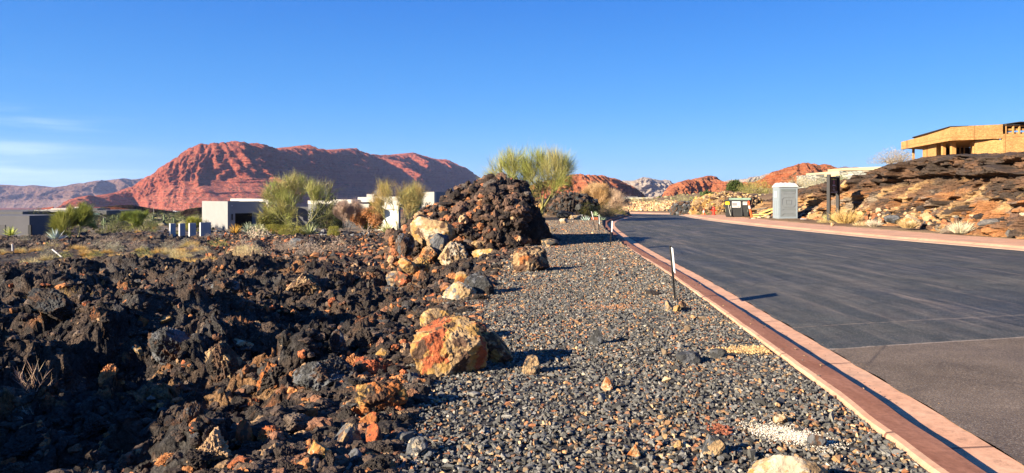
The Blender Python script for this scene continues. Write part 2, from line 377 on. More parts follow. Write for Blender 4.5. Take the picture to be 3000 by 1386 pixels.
# ---------------------------------------------------------------- road, kerbs, walk
def strip(name, lines, zs, mat, parent=None):
    """lines: list of (N,2) arrays from left to right, zs: list of (N,) heights"""
    V = np.concatenate([np.c_[l, z] for l, z in zip(lines, zs)], 0); n = len(lines[0]); m = len(lines)
    i = np.arange(n * m).reshape(m, n)
    f = np.stack([i[:-1, :-1], i[1:, :-1], i[1:, 1:], i[:-1, 1:]], -1).reshape(-1, 4)
    return np_mesh(name, V, f, mat, None, False)
def build_road():
    zl = zroad(LK[:, 1]); zr = zroad(RK[:, 1])
    # asphalt
    A = offset(LK, .70 + .02 * np.sin(np.arange(700) * 1.3) + .015 * perlin(np.arange(700) * .5, np.zeros(700))); B = RK
    lines = []; zs = []
    for k in range(25):
        t = k / 24; P = A * (1 - t) + B * t; lines.append(P); zs.append(zl * (1 - t) + zr * t + .07 * 4 * t * (1 - t) * (1 - ss(50, 60, P[:, 1])) + .004)
    t = NT('asphalt'); co = t.co(); base = t.noise(co, .35, 6, .6)
    streak = t.noise(t.co((1.6, .16, 1), rot=(0, 0, .28)), 1.3, 9, .68, .5); streak2 = t.noise(t.co((3.2, .22, 1), rot=(0, 0, -.32)), 1.1, 8, .7, .3)
    fine = t.noise(co, 60, 5, .7); v = t.voro(co, 110)
    c = t.ramp(base, [(.3, (.034, .038, .034)), (.7, (.062, .066, .058))])
    c = t.mix(c, (.17, .145, .115), t.math(t.ramp(streak, [(.46, 0), (.74, 1)]), .75))
    c = t.mix(c, (.26, .20, .15), t.math(t.ramp(streak2, [(.55, 0), (.75, 1)]), .8))
    scr = t.noise(t.co((1.3, 9, 1), rot=(0, 0, .15)), 2.2, 7, .78, .2)
    c = t.mix(c, (.25, .19, .14), t.math(t.ramp(scr, [(.56, 0), (.66, 1)]), .45))
    # older surface this side of the joint: y < 7.76+.19*(x-3.3)
    sx = t.n('ShaderNodeSeparateXYZ'); t.L(t.gm.outputs['Position'], sx.inputs[0])
    wob = t.math(t.math(t.noise(co, 1.2, 4), -.5, 'ADD'), .10)
    line = t.math(t.math(sx.outputs[1], t.math(sx.outputs[0], -.19), 'ADD'), wob, 'ADD')    # y-.19x
    edge = 7.76 - .19 * 3.3
    old = t.math(line, edge, 'LESS_THAN')
    oc = t.ramp(t.noise(co, .8, 6, .6), [(.3, (.125, .092, .060)), (.7, (.165, .124, .084))])
    oc = t.mix(oc, (.22, .19, .15), t.math(t.ramp(t.noise(co, 85, 3, .6), [(.62, 0), (.72, 1)]), .35))
    c = t.mix(c, oc, old)
    def seam(off, w, a):
        q = t.math(t.math(line, -(edge + off), 'ADD'), 0, 'ADD'); q = t.n('ShaderNodeMath', operation='ABSOLUTE'); t.L(t.math(line, -(edge + off), 'ADD'), q.inputs[0])
        return t.math(t.math(q.outputs[0], w, 'LESS_THAN'), t.math(t.ramp(t.noise(co, 6, 5, .8), [(.38, 0), (.52, 1)]), a))
    c = t.mix(c, (.30, .24, .18), seam(0, .02, .9)); c = t.mix(c, (.26, .20, .15), seam(1.25, .014, .85))
    spk = t.voro(co, 46); c = t.mix(c, (.30, .27, .22), t.math(t.ramp(spk, [(.18, 1), (.30, 0)]), .6))
    ck = t.voro(t.co((1, .55, 1)), .42, 'DISTANCE_TO_EDGE'); ckw = t.math(t.ramp(ck, [(.002, 1), (.006, 0)]), t.ramp(t.noise(co, .5, 4), [(.45, 0), (.6, 1)]))
    c = t.mix(c, (.012, .012, .013), t.math(ckw, .8))
    bl_ = t.noise(co, 1.7, 9, .72, .6); c = t.mix(c, t.ramp(bl_, [(.3, .72), (.7, 1.35)]), 1, 'MULTIPLY')
    st = t.ramp(t.noise(co, .9, 7, .75, 1.2), [(.62, 0), (.70, 1)]); c = t.mix(c, (.014, .014, .016), t.math(st, .5))
    c = t.mix(c, t.ramp(fine, [(.3, .45), (.7, 1.6)]), 1, 'MULTIPLY')
    m = t.fin(c, t.ramp(base, [(.3, .6), (.7, .85)]), t.math(fine, t.math(v, .6), 'ADD'), .004, .8, spec=.2)
    struct(strip('road', lines, zs, m))
    # left kerb: rolled top, face, gutter
    t = NT('pink_concrete'); co = t.co(); n = t.noise(co, 1.1, 8, .65); n2 = t.noise(co, 14, 7, .7)
    c = t.ramp(n, [(.3, (.60, .31, .18)), (.7, (.76, .45, .28))])
    c = t.mix(c, t.ramp(n2, [(.28, .68), (.55, 1.0), (.8, 1.12)]), 1, 'MULTIPLY')
    c = t.mix(c, (.14, .08, .05), t.math(t.ramp(t.noise(co, 5, 6, .8), [(.60, 0), (.70, 1)]), .6))
    c = t.mix(c, (.30, .21, .15), t.math(t.ramp(t.noise(co, .7, 6, .75), [(.50, 0), (.62, 1)]), .45))
    yy_ = t.n('ShaderNodeSeparateXYZ'); t.L(t.gm.outputs['Position'], yy_.inputs[0]); fr_ = t.n('ShaderNodeMath', operation='FRACT'); t.L(t.math(yy_.outputs[1], .42), fr_.inputs[0])
    c = t.mix(c, (.13, .07, .05), t.math(t.math(fr_.outputs[0], .012, 'LESS_THAN'), .85))
    pink = t.fin(c, .85, n2, .004, .7, spec=.2); MC['pink'] = pink
    t = NT('brown_kerb_concrete'); co = t.co(); n = t.noise(t.co((1, .25, 1)), 5, 8, .7); n2 = t.noise(co, 24, 6, .7)
    c = t.ramp(n, [(.3, (.25, .105, .062)), (.7, (.40, .19, .12))])
    c = t.mix(c, t.ramp(n2, [(.3, .75), (.7, 1.2)]), 1, 'MULTIPLY')
    brown = t.fin(c, .95, n2, .003, .6, spec=.1)
    prof = [(0, -.3), (0, .030), (.012, .046), (.055, .052), (.20, .050), (.275, .046), (.292, .036), (.305, -.02), (.31, -.052)]
    w = perlin(np.arange(700) * .35, np.zeros(700), seed=4) * .008
    lines = [offset(LK, a + w) for a, b in prof]; zs = [zl + .045 + b + w for a, b in prof]
    k = strip('kerb', lines, zs, pink); k.data.materials.append(brown)
    nseg = 699
    mi = np.zeros(nseg * (len(prof) - 1), np.int32); mi[3 * nseg:] = 1; k.data.polygons.foreach_set('material_index', mi)
    k.data.polygons.foreach_set('use_smooth', [False] * len(mi)); struct(k)
    prof = [(.31, -.054), (.37, -.062), (.70, -.048), (.74, -.2)]
    g = strip('gutter', [offset(LK, a) for a, b in prof], [zl + .045 + b + .004 for a, b in prof], pink); struct(g)
    # right side: pale gutter edge, rolled kerb and wide walk
    t = NT('pale_concrete'); co = t.co(); n = t.noise(co, 4, 8, .7)
    c = t.ramp(n, [(.3, (.48, .31, .19)), (.7, (.68, .48, .32))]); pale = t.fin(c, .85, n, .003, .5)
    struct(strip('gutter', [offset(RK, a) for a in (-.02, 0, .28)], [zr - .15, zr + .012, zr + .015], pale))
    struct(strip('kerb', [offset(RK, a) for a in (.28, .45, .60, .75)], [zr + .015, zr + .03, zr + .085, zr + .095], MC['pink']))
    struct(strip('sidewalk', [offset(RK, a) for a in (.75, 1.6, 3.2, 3.23)], [zr + .095, zr + .10, zr + .11, zr - .2], MC['pink']))
build_road()
# ---------------------------------------------------------------- mountains
def rock_mat(name, base, pale, dark, veg, bands=.02, vegamt=.62, zveg=0, crack=.012):
    t = NT(name); co = t.co()
    sx = t.n('ShaderNodeSeparateXYZ'); t.L(t.gm.outputs['Position'], sx.inputs[0])
    n = t.noise(co, .012, 9, .65); n2 = t.noise(co, .06, 8, .7)
    zc = t.n('ShaderNodeCombineXYZ'); t.L(t.math(sx.outputs[2], t.math(n, 14), 'ADD'), zc.inputs[2])
    band = t.noise(zc.outputs[0], bands * 6, 5, .7)
    c = t.mix(base, pale, t.ramp(band, [(.42, 0), (.62, 1)]))
    c = t.mix(c, dark, t.ramp(n2, [(.5, 0), (.75, .8)]))
    c = t.mix(c, t.attr(), .5, 'MULTIPLY') if False else t.mix(c, t.attr(), 1, 'MULTIPLY')
    ns = t.n('ShaderNodeSeparateXYZ'); t.L(t.gm.outputs['Normal'], ns.inputs[0])
    vg = t.math(t.ramp(t.noise(co, .11, 5, .75), [(vegamt - .06, 0), (vegamt, 1)]), t.ramp(ns.outputs[2], [(.35, 0), (.65, 1)]))
    c = t.mix(c, veg, vg)
    h = t.math(n, t.math(n2, .4), 'ADD'); h = t.math(h, t.math(t.noise(zc.outputs[0], bands * 22, 3, .6), .25), 'ADD')
    h = t.math(h, t.math(t.voro(t.co((1, 1, .35)), .045), .25), 'ADD')
    h = t.math(h, t.math(t.noise(co, .22, 6, .7), .16), 'ADD')
    return t.fin(c, .92, h, 42, 1, spec=.1)
def mountain(name, pts, base_py, Dk, mat, seed, amp=.22, wl=.5, cliff=.5, cols=500, rows=150, jag=.02, lumps=(), lean=.0, zb=None, steep=None):
    P = np.array(pts, float); q = np.linspace(0, 1, cols)
    X = gx(P[:, 0], P[:, 2]); s = np.r_[0, np.cumsum(np.hypot(np.diff(X), np.diff(P[:, 2])))]; L = s[-1]
    qs = q * L; px = np.interp(qs, s, P[:, 0]); py = np.interp(qs, s, P[:, 1]); Y = np.interp(qs, s, P[:, 2]); X = gx(px, Y)
    Zc = gz(py, Y); zbase = gz(base_py, Y) if zb is None else np.full(cols, zb)
    H = np.maximum(Zc - zbase, 1); Hm = H.max()
    Xs = np.convolve(np.pad(X, 20, 'edge'), np.ones(41) / 41, 'valid'); Ys = np.convolve(np.pad(Y, 20, 'edge'), np.ones(41) / 41, 'valid')
    T = np.stack([np.gradient(Xs), np.gradient(Ys)], 1); T /= np.linalg.norm(T, axis=1)[:, None]
    N = np.stack([T[:, 1], -T[:, 0]], 1)
    v = np.linspace(0, 1, rows)                      # 0 foot, 1 crest
    # profile: height fraction and horizontal fraction (0 at the crest)
    zf = np.interp(v, [0, .45, .5, .92, 1], [0, cliff, cliff + .04, .96, 1])
    hf = np.interp(v, [0, .45, .5, .92, 1], [1, .40, .36, .06, 0])
    S, Vv = np.meshgrid(qs, v); ZF = np.repeat(zf[:, None], cols, 1); HF = np.repeat(hf[:, None], cols, 1)
    Hc = H[None, :]
    W = Hm * wl
    warp = fbm(S / W * .7, ZF * 1.2, o=3, seed=seed + 9) * .55
    g1 = ridged(S / W + warp + ZF * lean, ZF * .45, o=2, seed=seed)           # big buttresses
    g2 = ridged(S / W * 3.1 + warp * 1.5 + ZF * lean * 2, ZF * 1.0, o=4, seed=seed + 1)  # ribs
    g3 = ridged(S / W * 9 + warp * 3, ZF * 5, o=4, seed=seed + 2)
    blk = fbm(S / W * 7, ZF * 9, o=4, seed=seed + 3)
    env = np.sin(np.clip(ZF, 0, 1) * PI) ** .6
    env = np.maximum(env, .35 * (ZF > .5) * (1 - ss(.93, 1, ZF)))
    led = np.floor(ZF * 7 + .7 * fbm(S / W, ZF * 0 + 3, o=2, seed=seed + 5)) ; lf = (ZF * 7 - led)
    disp = amp * Hc * (1.1 * (g1 - .3) + .75 * (g2 - .3) * (.6 + .5 * (ZF > cliff)) + .40 * (g3 - .3) * ss(cliff - .1, cliff + .1, ZF) + .50 * blk * ss(cliff - .15, cliff + .05, ZF)) * env
    disp = disp + Hc * .022 * (1 - lf) * env * ss(0, .1, ZF) + Hc * .012 * (1 - np.mod(ZF * 19 + .6 * fbm(S / W, ZF * 0 + 8, o=2, seed=seed + 6), 1)) * env
    for (lx, lw, la, l0, l1) in lumps:
        pxx = np.repeat(px[None, :], rows, 0); disp = disp + la * np.exp(-((pxx - lx - (ZF - .5) * 30) / lw) ** 2) * ss(l0, l0 + .15, ZF) * (1 - ss(l1 - .15, l1, ZF))
    DD = Dk if steep is None else Dk * (1 - (1 - steep[2]) * ss(steep[0], steep[1], px))[None, :]
    hor = HF * DD * Hc + disp
    XX = X[None, :] + N[:, 0][None, :] * hor; YY = Y[None, :] + N[:, 1][None, :] * hor
    ZZ = zbase[None, :] + Hc * ZF + Hc * .03 * blk * (ZF > .05) * (ZF < .97)
    cj = 1.8 * jag * Hm * (fbm(qs / W * 3, qs * 0 + 2, o=6, seed=seed + 7, gain=.65))
    ZZ = ZZ + cj[None, :] * ss(.7, 1, ZF)
    # back side
    bk = np.linspace(.06, 1, 14)[:, None]; bz = np.where(bk < .5, 1 - bk * .16, 1 - .08 - (bk - .5) * 1.84)
    XB = X[None, :] - N[:, 0][None, :] * bk * Dk * Hc * 1.3; YB = Y[None, :] - N[:, 1][None, :] * bk * Dk * Hc * 1.3
    ZB = zbase[None, :] + (Hc + cj[None, :]) * bz - bk * 3 + Hc * .03 * fbm(np.repeat(qs[None, :], 14, 0) / W * 2, bk * 4 + 0 * X[None, :], o=3, seed=seed + 8) * (bk > .1)
    XX = np.vstack([XX, XB]); YY = np.vstack([YY, YB]); ZZ = np.vstack([ZZ, ZB]); R = rows + 14
    ZZ[0] -= Hm * .1
    tint = .95 + .25 * fbm(np.vstack([S, np.repeat(qs[None, :], 14, 0)]) / W * 1.3, np.vstack([ZF, 1 + bk + 0 * X[None, :]]) * 3, o=5, seed=seed + 11)
    zf2 = np.vstack([ZF, np.ones((14, cols))])
    tal = 1 - ss(cliff - .06, cliff + .04, zf2)
    col = np.stack([tint * (1 + .12 * tal), tint * (1 + .22 * tal), tint * (1 + .30 * tal)], -1).reshape(-1, 3)
    return struct(np_mesh(name, np.stack([XX.ravel(), YY.ravel(), ZZ.ravel()], 1), grid_faces(R, cols), mat, np.clip(col * .75, 0, 1), True))
RED = rock_mat('red_sandstone', (.57, .125, .062), (.74, .25, .15), (.22, .055, .035), (.10, .10, .05), vegamt=.60)
REDN = rock_mat('orange_sandstone', (.86, .25, .09), (.95, .40, .19), (.38, .10, .05), (.13, .11, .05), bands=.04, vegamt=.63)
WHT = rock_mat('white_sandstone', (.62, .50, .38), (.80, .70, .58), (.40, .27, .20), (.12, .13, .08), bands=.03, vegamt=.62)
DRK = rock_mat('far_rock', (.26, .14, .10), (.40, .24, .18), (.14, .09, .07), (.12, .12, .07), vegamt=.60)
mountain('mountains', [(-500, 530, 7400), (-200, 545, 7200), (0, 541, 7000), (60, 545, 7000), (100, 543, 6900), (130, 550, 6900), (222, 543, 6800), (232, 536, 6700), (250, 537, 6700), (275, 530, 6600), (298, 528, 6600), (313, 537, 6700), (345, 525, 6700), (365, 523, 6800), (400, 527, 7000), (440, 521, 7200), (520, 540, 7600)], 628, 1.6, DRK, 101, amp=.45, wl=1.1, cols=500, rows=110)
mesa = [(150, 618, 2500), (179, 607, 2520), (223, 580, 2560), (287, 575, 2640), (377, 552, 2780), (421, 524, 2800), (479, 485, 2820), (547, 437, 2840), (556, 429, 2845), (582, 423, 2850), (633, 417, 2860), (691, 417, 2890), (756, 422, 3010), (808, 435, 3140), (866, 433, 3310), (905, 428, 3430), (950, 441, 3600), (978, 444, 3700), (1041, 436, 3950), (1090, 455, 4130), (1171, 456, 4450), (1200, 449, 4560), (1213, 448, 4610), (1229, 455, 4670), (1276, 467, 4880), (1311, 470, 5050), (1346, 486, 5200), (1374, 500, 5330), (1393, 516, 5420), (1434, 528, 5600), (1480, 542, 5800), (1560, 556, 6100), (1640, 560, 6400)]
mountain('hills', mesa, 622, 1.55, RED, 202, amp=.27, wl=.34, cliff=.46, cols=1200, rows=210, steep=(640, 860, .40), jag=.035, lean=.7, lumps=[(1080, 16, 170, .05, .98), (950, 13, 110, .02, .85), (1180, 9, 60, .3, 1.0), (1255, 12, 60, .55, 1.0), (1320, 10, 40, .6, 1.), (760, 60, 60, .1, .55)])
mountain('hills', [(90, 626, 1500), (160, 618, 1520), (220, 607, 1560), (300, 606, 1600), (360, 611, 1650), (420, 620, 1700), (520, 626, 1750)], 640, 1.8, RED, 212, amp=.35, wl=1.2, cols=200, rows=60)
mountain('hills', [(1380, 565, 1500), (1450, 556, 1500), (1520, 548, 1500), (1565, 540, 1500), (1597, 531, 1490), (1648, 518, 1480), (1675, 515, 1480), (1699, 507, 1480), (1720, 514, 1490), (1741, 513, 1500), (1776, 515, 1520), (1795, 524, 1560), (1814, 530, 1620), (1852, 548, 1750), (1884, 574, 1850), (1910, 590, 1900)], 606, 1.2, REDN, 303, amp=.30, wl=.75, cliff=.30, cols=600, rows=130, jag=.07, lean=.8)
mountain('hills', [(1760, 540, 4700), (1801, 530, 4600), (1826, 529, 4500), (1866, 527, 4400), (1883, 518, 4350), (1899, 521, 4350), (1912, 525, 4400), (1939, 527, 4450), (1960, 531, 4500), (1972, 537, 4550), (2030, 539, 4600), (2103, 532, 4500), (2154, 528, 4400), (2192, 522, 4350), (2255, 507, 4300), (2290, 502, 4300), (2350, 505, 4300)], 610, 1.2, WHT, 404, amp=.38, wl=.7, cliff=.25, cols=600, rows=130, jag=.04, lean=-.9)
mountain('hills', [(1925, 604, 1300), (1952, 581, 1300), (1967, 556, 1310), (1990, 535, 1320), (2015, 527, 1330), (2053, 521, 1350), (2081, 513, 1370), (2093, 518, 1390), (2103, 533, 1420), (2113, 546, 1450), (2128, 562, 1480), (2150, 590, 1500)], 606, .9, REDN, 505, amp=.30, wl=.6, cliff=.22, cols=400, rows=130, jag=.04, lean=.6, lumps=[(2068, 9, 30, 0, .9), (2102, 9, 34, 0, .8)])
mountain('hills', [(2070, 600, 900), (2101, 578, 900), (2128, 546, 900), (2150, 545, 910), (2179, 536, 920), (2242, 529, 930), (2252, 519, 900), (2281, 500, 880), (2313, 488, 860), (2344, 479, 850), (2365, 475, 850), (2386, 484, 860), (2424, 484, 870), (2445, 498, 880), (2480, 520, 900), (2540, 545, 930)], 610, 1.2, REDN, 606, amp=.32, wl=.45, cliff=.2, cols=520, rows=130, jag=.05, lean=-.5)
mountain('mountains', [(2380, 520, 8000), (2449, 497, 8000), (2474, 488, 8000), (2489, 491, 8000), (2512, 489, 8000), (2540, 495, 8000), (2640, 520, 8000), (2900, 540, 8000), (3300, 530, 8000)], 620, 1.6, DRK, 707, amp=.4, wl=.9, cols=200, rows=60)
# low dark cinder rises in the valley
CIN = rock_mat('cinder', (.07, .04, .03), (.10, .055, .04), (.03, .02, .018), (.08, .08, .03), bands=.3, vegamt=.6)
CINR = rock_mat('red_cinder', (.30, .09, .04), (.36, .13, .06), (.10, .04, .03), (.08, .08, .03), bands=.3, vegamt=.66)
mountain('hills', [(255, 622, 430), (300, 606, 430), (345, 601, 430), (385, 600, 435), (420, 606, 440), (455, 612, 440), (500, 618, 445), (530, 622, 450)], 640, 1.8, CIN, 808, amp=.2, wl=1.5, cols=200, rows=50)
mountain('hills', [(270, 626, 380), (300, 610, 380), (335, 606, 380), (370, 611, 380), (395, 618, 380), (420, 626, 380)], 640, 2, CINR, 818, amp=.2, wl=1.5, cols=120, rows=40)
mountain('hills', [(520, 626, 250), (545, 613, 250), (575, 608, 250), (605, 606, 255), (650, 606, 260), (720, 612, 270)], 640, 1.8, CIN, 828, amp=.3, wl=1.0, cols=200, rows=50)

# ---------------------------------------------------------------- light, sky, camera
w = bpy.data.worlds.new('World'); sc.world = w; w.use_nodes = True
nt = w.node_tree; bg = nt.nodes['Background']
sky = nt.nodes.new('ShaderNodeTexSky'); sky.sky_type = 'NISHITA'; sky.sun_disc = False
sky.sun_elevation = SUN_EL; sky.sun_rotation = math.atan2(-TRAVEL[0], -TRAVEL[1])
sky.altitude = 900; sky.air_density = 1.0; sky.dust_density = .1; sky.ozone_density = 2.2
hs = nt.nodes.new('ShaderNodeHueSaturation'); hs.inputs['Saturation'].default_value = 1.45; hs.inputs['Hue'].default_value = .5
tc = nt.nodes.new('ShaderNodeTexCoord'); sp = nt.nodes.new('ShaderNodeSeparateXYZ'); nt.links.new(tc.outputs['Generated'], sp.inputs[0])
mp = nt.nodes.new('ShaderNodeMapping'); mp.inputs['Scale'].default_value = (2.2, 2.2, 26); nt.links.new(tc.outputs['Generated'], mp.inputs[0])
nz = nt.nodes.new('ShaderNodeTexNoise'); nz.inputs['Scale'].default_value = 1.6; nz.inputs['Detail'].default_value = 7; nz.inputs['Roughness'].default_value = .55; nt.links.new(mp.outputs[0], nz.inputs['Vector'])
def wm(op, a, b=0.):
    x = nt.nodes.new('ShaderNodeMath'); x.operation = op
    for i, v in enumerate((a, b)):
        if hasattr(v, 'node'): nt.links.new(v, x.inputs[i])
        else: x.inputs[i].default_value = v
    return x.outputs[0]
def wr(v, a, b, c=0., d=1.):
    x = nt.nodes.new('ShaderNodeMapRange'); x.interpolation_type = 'SMOOTHSTEP'
    nt.links.new(v, x.inputs[0])
    for i, q in enumerate((a, b, c, d)): x.inputs[i + 1].default_value = q
    return x.outputs[0]
# a thin bank of cirrus low over the north-west
low = wm('MULTIPLY', wr(sp.outputs[2], .075, .035), wr(sp.outputs[0], -.38, -.55))
low = wm('MULTIPLY', low, wr(nz.outputs[0], .34, .66, .2, 1.))
hi_ = wm('MULTIPLY', wm('MULTIPLY', wr(sp.outputs[2], .15, .08), wr(sp.outputs[2], .03, .08)), wr(sp.outputs[0], -.42, -.56))
hi_ = wm('MULTIPLY', hi_, wr(nz.outputs[0], .5, .72, 0., .2))
cl = wm('MINIMUM', wm('ADD', wm('MULTIPLY', low, .42), hi_), 1.)
mx = nt.nodes.new('ShaderNodeMix'); mx.data_type = 'RGBA'; nt.links.new(cl, mx.inputs[0]); nt.links.new(sky.outputs[0], hs.inputs['Color']); tn = nt.nodes.new('ShaderNodeMix'); tn.data_type = 'RGBA'; tn.blend_type = 'MULTIPLY'; tn.inputs[0].default_value = 1; tn.inputs[7].default_value = (.80, .86, 1.08, 1); nt.links.new(hs.outputs[0], tn.inputs[6]); gr = nt.nodes.new('ShaderNodeValToRGB'); e_ = gr.color_ramp.elements; e_[0].position = 0; e_[0].color = (1.0, 3.3, 6.3, 1); e_[1].position = .30; e_[1].color = (.24, 1.25, 4.8, 1); k_ = e_.new(.12); k_.color = (.55, 2.35, 5.7, 1)
nt.links.new(sp.outputs[2], gr.inputs[0]); bl = nt.nodes.new('ShaderNodeMix'); bl.data_type = 'RGBA'; bl.inputs[0].default_value = .75; nt.links.new(tn.outputs[2], bl.inputs[6]); nt.links.new(gr.outputs[0], bl.inputs[7]); nt.links.new(bl.outputs[2], mx.inputs[6])
mx.inputs[7].default_value = (7.5, 8.4, 9.4, 1)
nt.links.new(mx.outputs[2], bg.inputs[0]); bg.inputs[1].default_value = .0475
sd = bpy.data.lights.new('sun', 'SUN'); sd.energy = 5; sd.angle = math.radians(.53); sd.color = (1, .86, .68)
so = bpy.data.objects.new('sun', sd); COL.objects.link(so)
dirv = Vector((TRAVEL[0] * math.cos(SUN_EL), TRAVEL[1] * math.cos(SUN_EL), -math.sin(SUN_EL)))
so.rotation_euler = dirv.to_track_quat('-Z', 'Y').to_euler()
cd = bpy.data.cameras.new('camera'); cam = bpy.data.objects.new('camera', cd); COL.objects.link(cam); sc.camera = cam
cam.location = (0, 0, EYE); cam.rotation_euler = (PI / 2, 0, 0)
cd.sensor_width = 36; cd.lens = 36 * F / 3000; cd.shift_y = -(693 - HY) / 3000; cd.clip_start = .1; cd.clip_end = 30000
sc.view_settings.view_transform = 'Standard'; sc.view_settings.look = 'None'; sc.view_settings.exposure = 1.85; sc.view_settings.gamma = 1
sc.cycles.use_denoising = True; sc.cycles.max_bounces = 5; sc.cycles.diffuse_bounces = 3; sc.cycles.volume_bounces = 0; sc.cycles.transparent_max_bounces = 8
sc.cycles.volume_max_steps = 64
# air: the far ranges fade to blue
hz = MB().box(-14000, 14000, -6000, 13000, -200, 420)
t = NT('air'); t.t.nodes.remove(t.b)
pv = t.n('ShaderNodeVolumePrincipled'); pv.inputs['Color'].default_value = (.48, .60, 1, 1); pv.inputs['Density'].default_value = 2.8e-5; pv.inputs['Anisotropy'].default_value = .1
t.L(pv.outputs[0], t.t.nodes['Material Output'].inputs['Volume'])
tag(hz.build('haze', t.m), 'thin blue air in front of the far ranges', 'haze', kind='stuff')
# ---------------------------------------------------------------- stones
def ico(n):
    bm = bmesh.new(); bmesh.ops.create_icosphere(bm, subdivisions=n, radius=1)
    V = np.array([v.co[:] for v in bm.verts]); Fc = np.array([[v.index for v in f.verts] for f in bm.faces]); bm.free()
    return V, Fc
ICO = {}
def geti(n):
    if n not in ICO: ICO[n] = ico(n)
    return ICO[n]
def stone_shape(sub, seed, facets=11, rough=.12, clink=0., freq=1.6, up=True, sharp=.0):
    V, Fc = geti(sub); r_ = np.random.default_rng(seed)
    n = r_.normal(size=(facets, 3)); n /= np.linalg.norm(n, axis=1)[:, None]; d = r_.uniform(.62, 1.0, facets)
    dot = V @ n.T; rr = np.where(dot > .05, d[None, :] / np.maximum(dot, .05), 9)
    r = np.minimum(rr.min(1), 1.25)
    P = V * r[:, None]
    if rough:
        q = P * freq + seed * 1.7
        k = fbm(q[:, 0], q[:, 1], q[:, 2], o=5 if sub > 3 else 2, seed=seed % 90, gain=.6) * rough
        if clink:
            k = k + clink * ridged(q[:, 0] * 2.2, q[:, 1] * 2.2, q[:, 2] * 2.2, o=4 if sub > 3 else 2, seed=seed % 80 + 3)
        P = P * (1 + k)[:, None]
    return P, Fc
PAL0 = {'blk': (.045, .036, .030), 'brn': (.11, .065, .042), 'gry': (.13, .135, .14), 'org': (.52, .19, .06), 'tan': (.55, .37, .19), 'crm': (.70, .58, .40), 'rst': (.40, .11, .045), 'dgr': (.055, .056, .055), 'gld': (.60, .35, .11)}
PAL = {k: tuple(.74 * q for q in v) if sum(v) > .6 else v for k, v in PAL0.items()}
def chip(seed, n=9):
    r_ = np.random.default_rng(seed); p = r_.normal(size=(n, 3)); p /= np.linalg.norm(p, axis=1)[:, None]; p *= r_.uniform(.75, 1.1, (n, 1))
    bm = bmesh.new()
    for q in p: bm.verts.new(q)
    bmesh.ops.convex_hull(bm, input=bm.verts); bmesh.ops.triangulate(bm, faces=bm.faces[:])
    bm.verts.index_update(); V = np.array([v.co[:] for v in bm.verts]); Fc = np.array([[v.index for v in f.verts] for f in bm.faces]); bm.free()
    return V, Fc
def boulder_cols(P, seed, pal, th=(.0, .22), fr=1.0):
    """pal: list of palette names; patches of weathered stone over the first"""
    c = np.repeat(np.array(PAL[pal[0]])[None, :], len(P), 0)
    for i, nme in enumerate(pal[1:]):
        q = P * fr * 1.1 + i * 7.3 + seed
        n = fbm(q[:, 0], q[:, 1], q[:, 2], o=6, seed=seed % 70 + i * 5, gain=.62)
        c = mixc(c, PAL[nme], ss(th[0] + .04 * i, th[0] + .10 + .04 * i, n))
    return c
BM = attr_mat('boulder_stone', .55, 1.35, 9, .03, .9, 1, 10, spec=.15)
def boulder(px, py, wpx, hpx, pal, label, seed=1, sub=5, rough=.16, clink=0.12, name='boulder', cat='boulder', group=None, dep=.8, bury=.18, facets=10, th=(.02, .2), yaw=0., tilt=0., z=None, Y=None, fr=1.):
    """boulder whose foot shows at (px, py), wpx wide, hpx tall in the photograph"""
    if z is not None: x, y, zz = at2(px, py) if px < 760 or Y < 20 else at(px, py)
    elif Y is None: x, y, zz = at(px, py)
    else: y = Y; x = gx(px, Y); zz = gz(py, Y)
    if z is not None: zz -= .04
    W = wpx / F * y / 2; Hh = hpx / F * y
    P, Fc = stone_shape(min(sub + 1, 7), seed, facets, rough, clink)
    c = boulder_cols(P, seed, pal, th, fr)
    P = P / np.array([np.abs(P[:, 0]).max(), np.abs(P[:, 1]).max(), 1])
    a = tilt; P = np.stack([P[:, 0] * math.cos(a) - P[:, 2] * math.sin(a), P[:, 1], P[:, 0] * math.sin(a) + P[:, 2] * math.cos(a)], 1)
    P = P / np.array([np.abs(P[:, 0]).max(), 1, 1])
    zmin, zmax = P[:, 2].min(), P[:, 2].max(); hz_ = Hh / (1 - bury)
    P = P * np.array([W, W * dep, 1]); P[:, 2] = (P[:, 2] - zmin) / (zmax - zmin) * hz_ - hz_ * bury
    o = np_mesh(name, P, Fc, BM, c, True)
    o.location = (x, y + W * dep * .6, zz); o.rotation_euler = (0, 0, yaw)
    return tag(o, label, cat, group)
